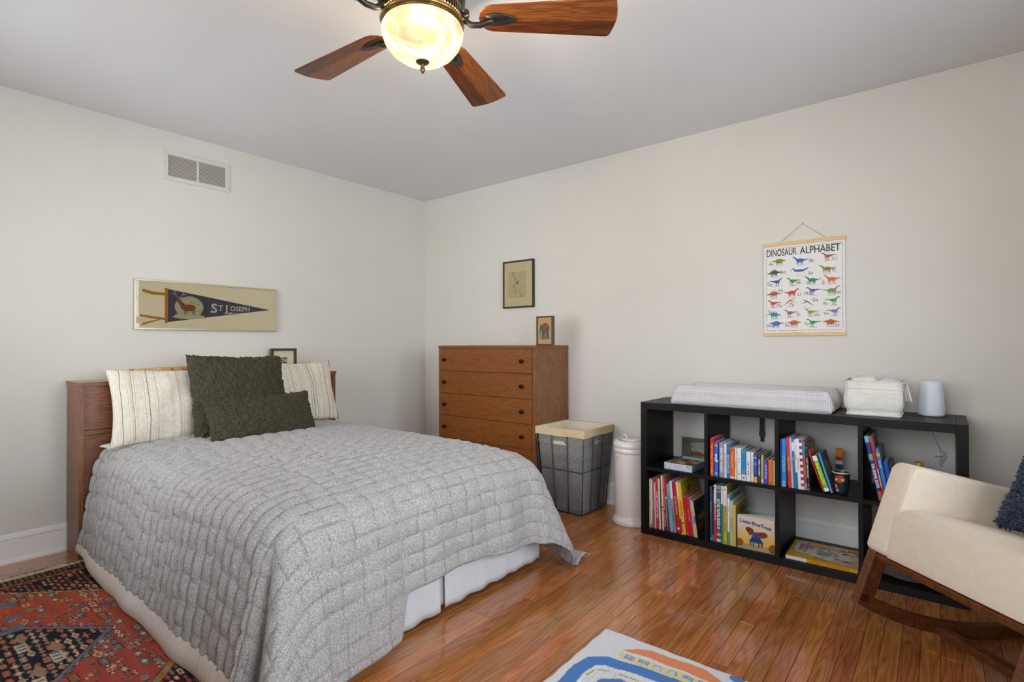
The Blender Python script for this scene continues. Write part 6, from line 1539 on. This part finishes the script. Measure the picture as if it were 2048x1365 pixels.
# alabaster bowl: emissive glass with cloudy veins
AL, nt, b = base_mat('alabaster_glass', .25, .5)
n = nd(nt, 'ShaderNodeTexNoise'); n.inputs['Scale'].default_value = 9; n.inputs['Detail'].default_value = 4; n.inputs['Distortion'].default_value = 1.6; nt.links.new(coords(nt), n.inputs['Vector'])
sp = nd(nt, 'ShaderNodeSeparateXYZ'); nt.links.new(coords(nt), sp.inputs[0])
ge = nd(nt, 'ShaderNodeNewGeometry'); 
colv = ramp(nt, n.outputs['Fac'], [(.35, srgb('dfb77a')), (.5, srgb('f0dcb4')), (.62, srgb('fdf3dd'))])
b.inputs['Base Color'].default_value = srgb('5e4f35')
# brighter around the two bulbs behind the glass
def bulb(px, py, pz, r_):
    v1 = nd(nt, 'ShaderNodeVectorMath', operation='DISTANCE'); v1.inputs[1].default_value = (px, py, pz); tc = nd(nt, 'ShaderNodeTexCoord'); nt.links.new(tc.outputs['Object'], v1.inputs[0])
    mr = nd(nt, 'ShaderNodeMapRange'); mr.inputs[1].default_value = .0; mr.inputs[2].default_value = r_; mr.inputs[3].default_value = 1; mr.inputs[4].default_value = 0; mr.interpolation_type = 'SMOOTHERSTEP'; nt.links.new(v1.outputs['Value'], mr.inputs[0]); return mr.outputs[0]
b1 = bulb(fc.x - .035, fc.y - .095, 2.12, .115); b2 = bulb(fc.x + .075, fc.y + .0, 2.075, .13)
ad = nd(nt, 'ShaderNodeMath', operation='ADD'); nt.links.new(b1, ad.inputs[0]); nt.links.new(b2, ad.inputs[1])
es = nd(nt, 'ShaderNodeMath', operation='MULTIPLY_ADD'); es.inputs[1].default_value = .62; es.inputs[2].default_value = .52; nt.links.new(ad.outputs[0], es.inputs[0])
nt.links.new(colv, b.inputs['Emission Color']); nt.links.new(es.outputs[0], b.inputs['Emission Strength'])
tp = nd(nt, 'ShaderNodeBsdfTransparent'); ms_ = nd(nt, 'ShaderNodeMixShader'); ms_.inputs[0].default_value = .96
nt.links.new(tp.outputs[0], ms_.inputs[1]); nt.links.new(b.outputs[0], ms_.inputs[2]); nt.links.new(ms_.outputs[0], nt.nodes['Material Output'].inputs[0])
lf('glass_bowl', [(.128, 2.149), (.1325, 2.140), (.131, 2.124), (.122, 2.098), (.103, 2.073), (.076, 2.053), (.045, 2.042), (.015, 2.038), (0, 2.0375)], AL)
lf('finial', [(0, 2.050), (.024, 2.045), (.0245, 2.041), (.018, 2.035), (.008, 2.031), (.0055, 2.026), (.0085, 2.018), (.0085, 2.012), (.004, 2.004), (0, 2.000)], BRZ, 28)
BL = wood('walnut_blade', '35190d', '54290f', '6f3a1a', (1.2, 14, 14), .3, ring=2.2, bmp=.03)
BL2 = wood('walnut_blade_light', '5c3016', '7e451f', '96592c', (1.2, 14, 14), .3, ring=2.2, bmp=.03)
Rt = .636; A0_ = 182.66; PIT = -.176
def blade_pts():
    P = []; r0, w0, w1 = .185, .055, .080
    for k in range(7): a = math.pi / 2 + math.pi * k / 6; P.append((r0 + .045 + .045 * math.cos(a), w0 * math.sin(a)))
    c = .016
    for k in range(5): a = -math.pi / 2 + math.pi / 2 * k / 4; P.append((Rt - .010 - c + c * math.cos(a), -w1 + c + c * math.sin(a)))
    P += [(Rt - .004, -.04), (Rt, -.012), (Rt, .012), (Rt - .004, .04)]
    for k in range(5): a = math.pi / 2 * k / 4; P.append((Rt - .010 - c + c * math.cos(a), w1 - c + c * math.sin(a)))
    return P
def half(P, keep, y0):
    out = []; n = len(P)
    for i in range(n):
        a, b = P[i], P[(i + 1) % n]; ka, kb = (a[1] - y0) * keep >= 0, (b[1] - y0) * keep >= 0
        if ka: out.append(a)
        if ka != kb: t = (y0 - a[1]) / (b[1] - a[1]); out.append((a[0] + (b[0] - a[0]) * t, y0))
    return out
BP = blade_pts()
ang = [A0_ - 72 * k for k in range(5)]
ms = None
for k, an in enumerate(ang):
    Mb = Matrix.Translation(fc) @ Matrix.Rotation(R(an), 4, 'Z') @ Matrix.Rotation(PIT, 4, 'X')
    Mi = Matrix.Translation(Vector((0, 0, -2.44)) + Vector((0, 0, fc.z))) @ Matrix.Rotation(R(an), 4, 'Z') @ Matrix.Rotation(PIT, 4, 'X')
    if ms is None:
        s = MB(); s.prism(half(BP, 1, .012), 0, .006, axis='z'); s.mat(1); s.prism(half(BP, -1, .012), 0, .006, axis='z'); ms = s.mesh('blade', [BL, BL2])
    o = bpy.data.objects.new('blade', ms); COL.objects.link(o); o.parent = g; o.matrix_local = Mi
    bv = o.modifiers.new('bevel', 'BEVEL'); bv.width = .001; bv.segments = 1; bv.limit_method = 'ANGLE'
    # scrolled blade iron
    Mz = Matrix.Translation((fc.x, fc.y, 0)) @ Matrix.Rotation(R(an), 4, 'Z')
    I = MB(); I.smooth = True
    I.tube([(.118, 0, 2.205), (.135, 0, 2.178), (.160, 0, 2.160), (.190, 0, 2.160), (.218, 0, 2.172), (.235, 0, 2.1765)], [.007, .0095, .0095, .0095, .010, .008], 10, M=Mz)
    Ml = Mb @ Matrix.Translation((.245, 0, -.0036))
    I.prism([(.052 * math.cos(a) * (1.15 if math.cos(a) > 0 else .8) , .026 * math.sin(a) * (1 - .25 * math.cos(a))) for a in [2 * math.pi * q / 22 for q in range(22)]], 0, .0034, Ml, axis='z')
    io = I.build('blade_iron', BRD, g, fix=True)
    sc_m = Mz @ Matrix.Translation((.140, -.0, 2.196)) @ Matrix.Rotation(R(90), 4, 'X')
    MB().lathe([(.014, -.008), (.014, .008), (.010, .0105), (.006, .008), (.0045, .011), (0, .0115)], seg=20, M=sc_m).build('scroll_boss', BRZ, io, local=True)
MB().lathe([(.007, 0), (.0075, .006), (.004, .009), (0, .0095)], seg=16, M=Matrix.Translation((fc.x + .085, fc.y - .093, 2.19)) @ Matrix.Rotation(R(-47), 4, 'Z') @ Matrix.Rotation(R(90), 4, 'Y')).build('thumb_screw', plain('pearl_button', 'cfc0a0', .3), g)
# the two bulbs behind the bowl, as one warm lamp just under it
ll = bpy.data.lights.new('bowl_lamp', 'POINT'); ll.energy = 190; ll.color = (1, .80, .56); ll.shadow_soft_size = .05
lo_ = bpy.data.objects.new('bowl_lamp', ll); COL.objects.link(lo_); lo_.location = (fc.x, fc.y, 2.105)
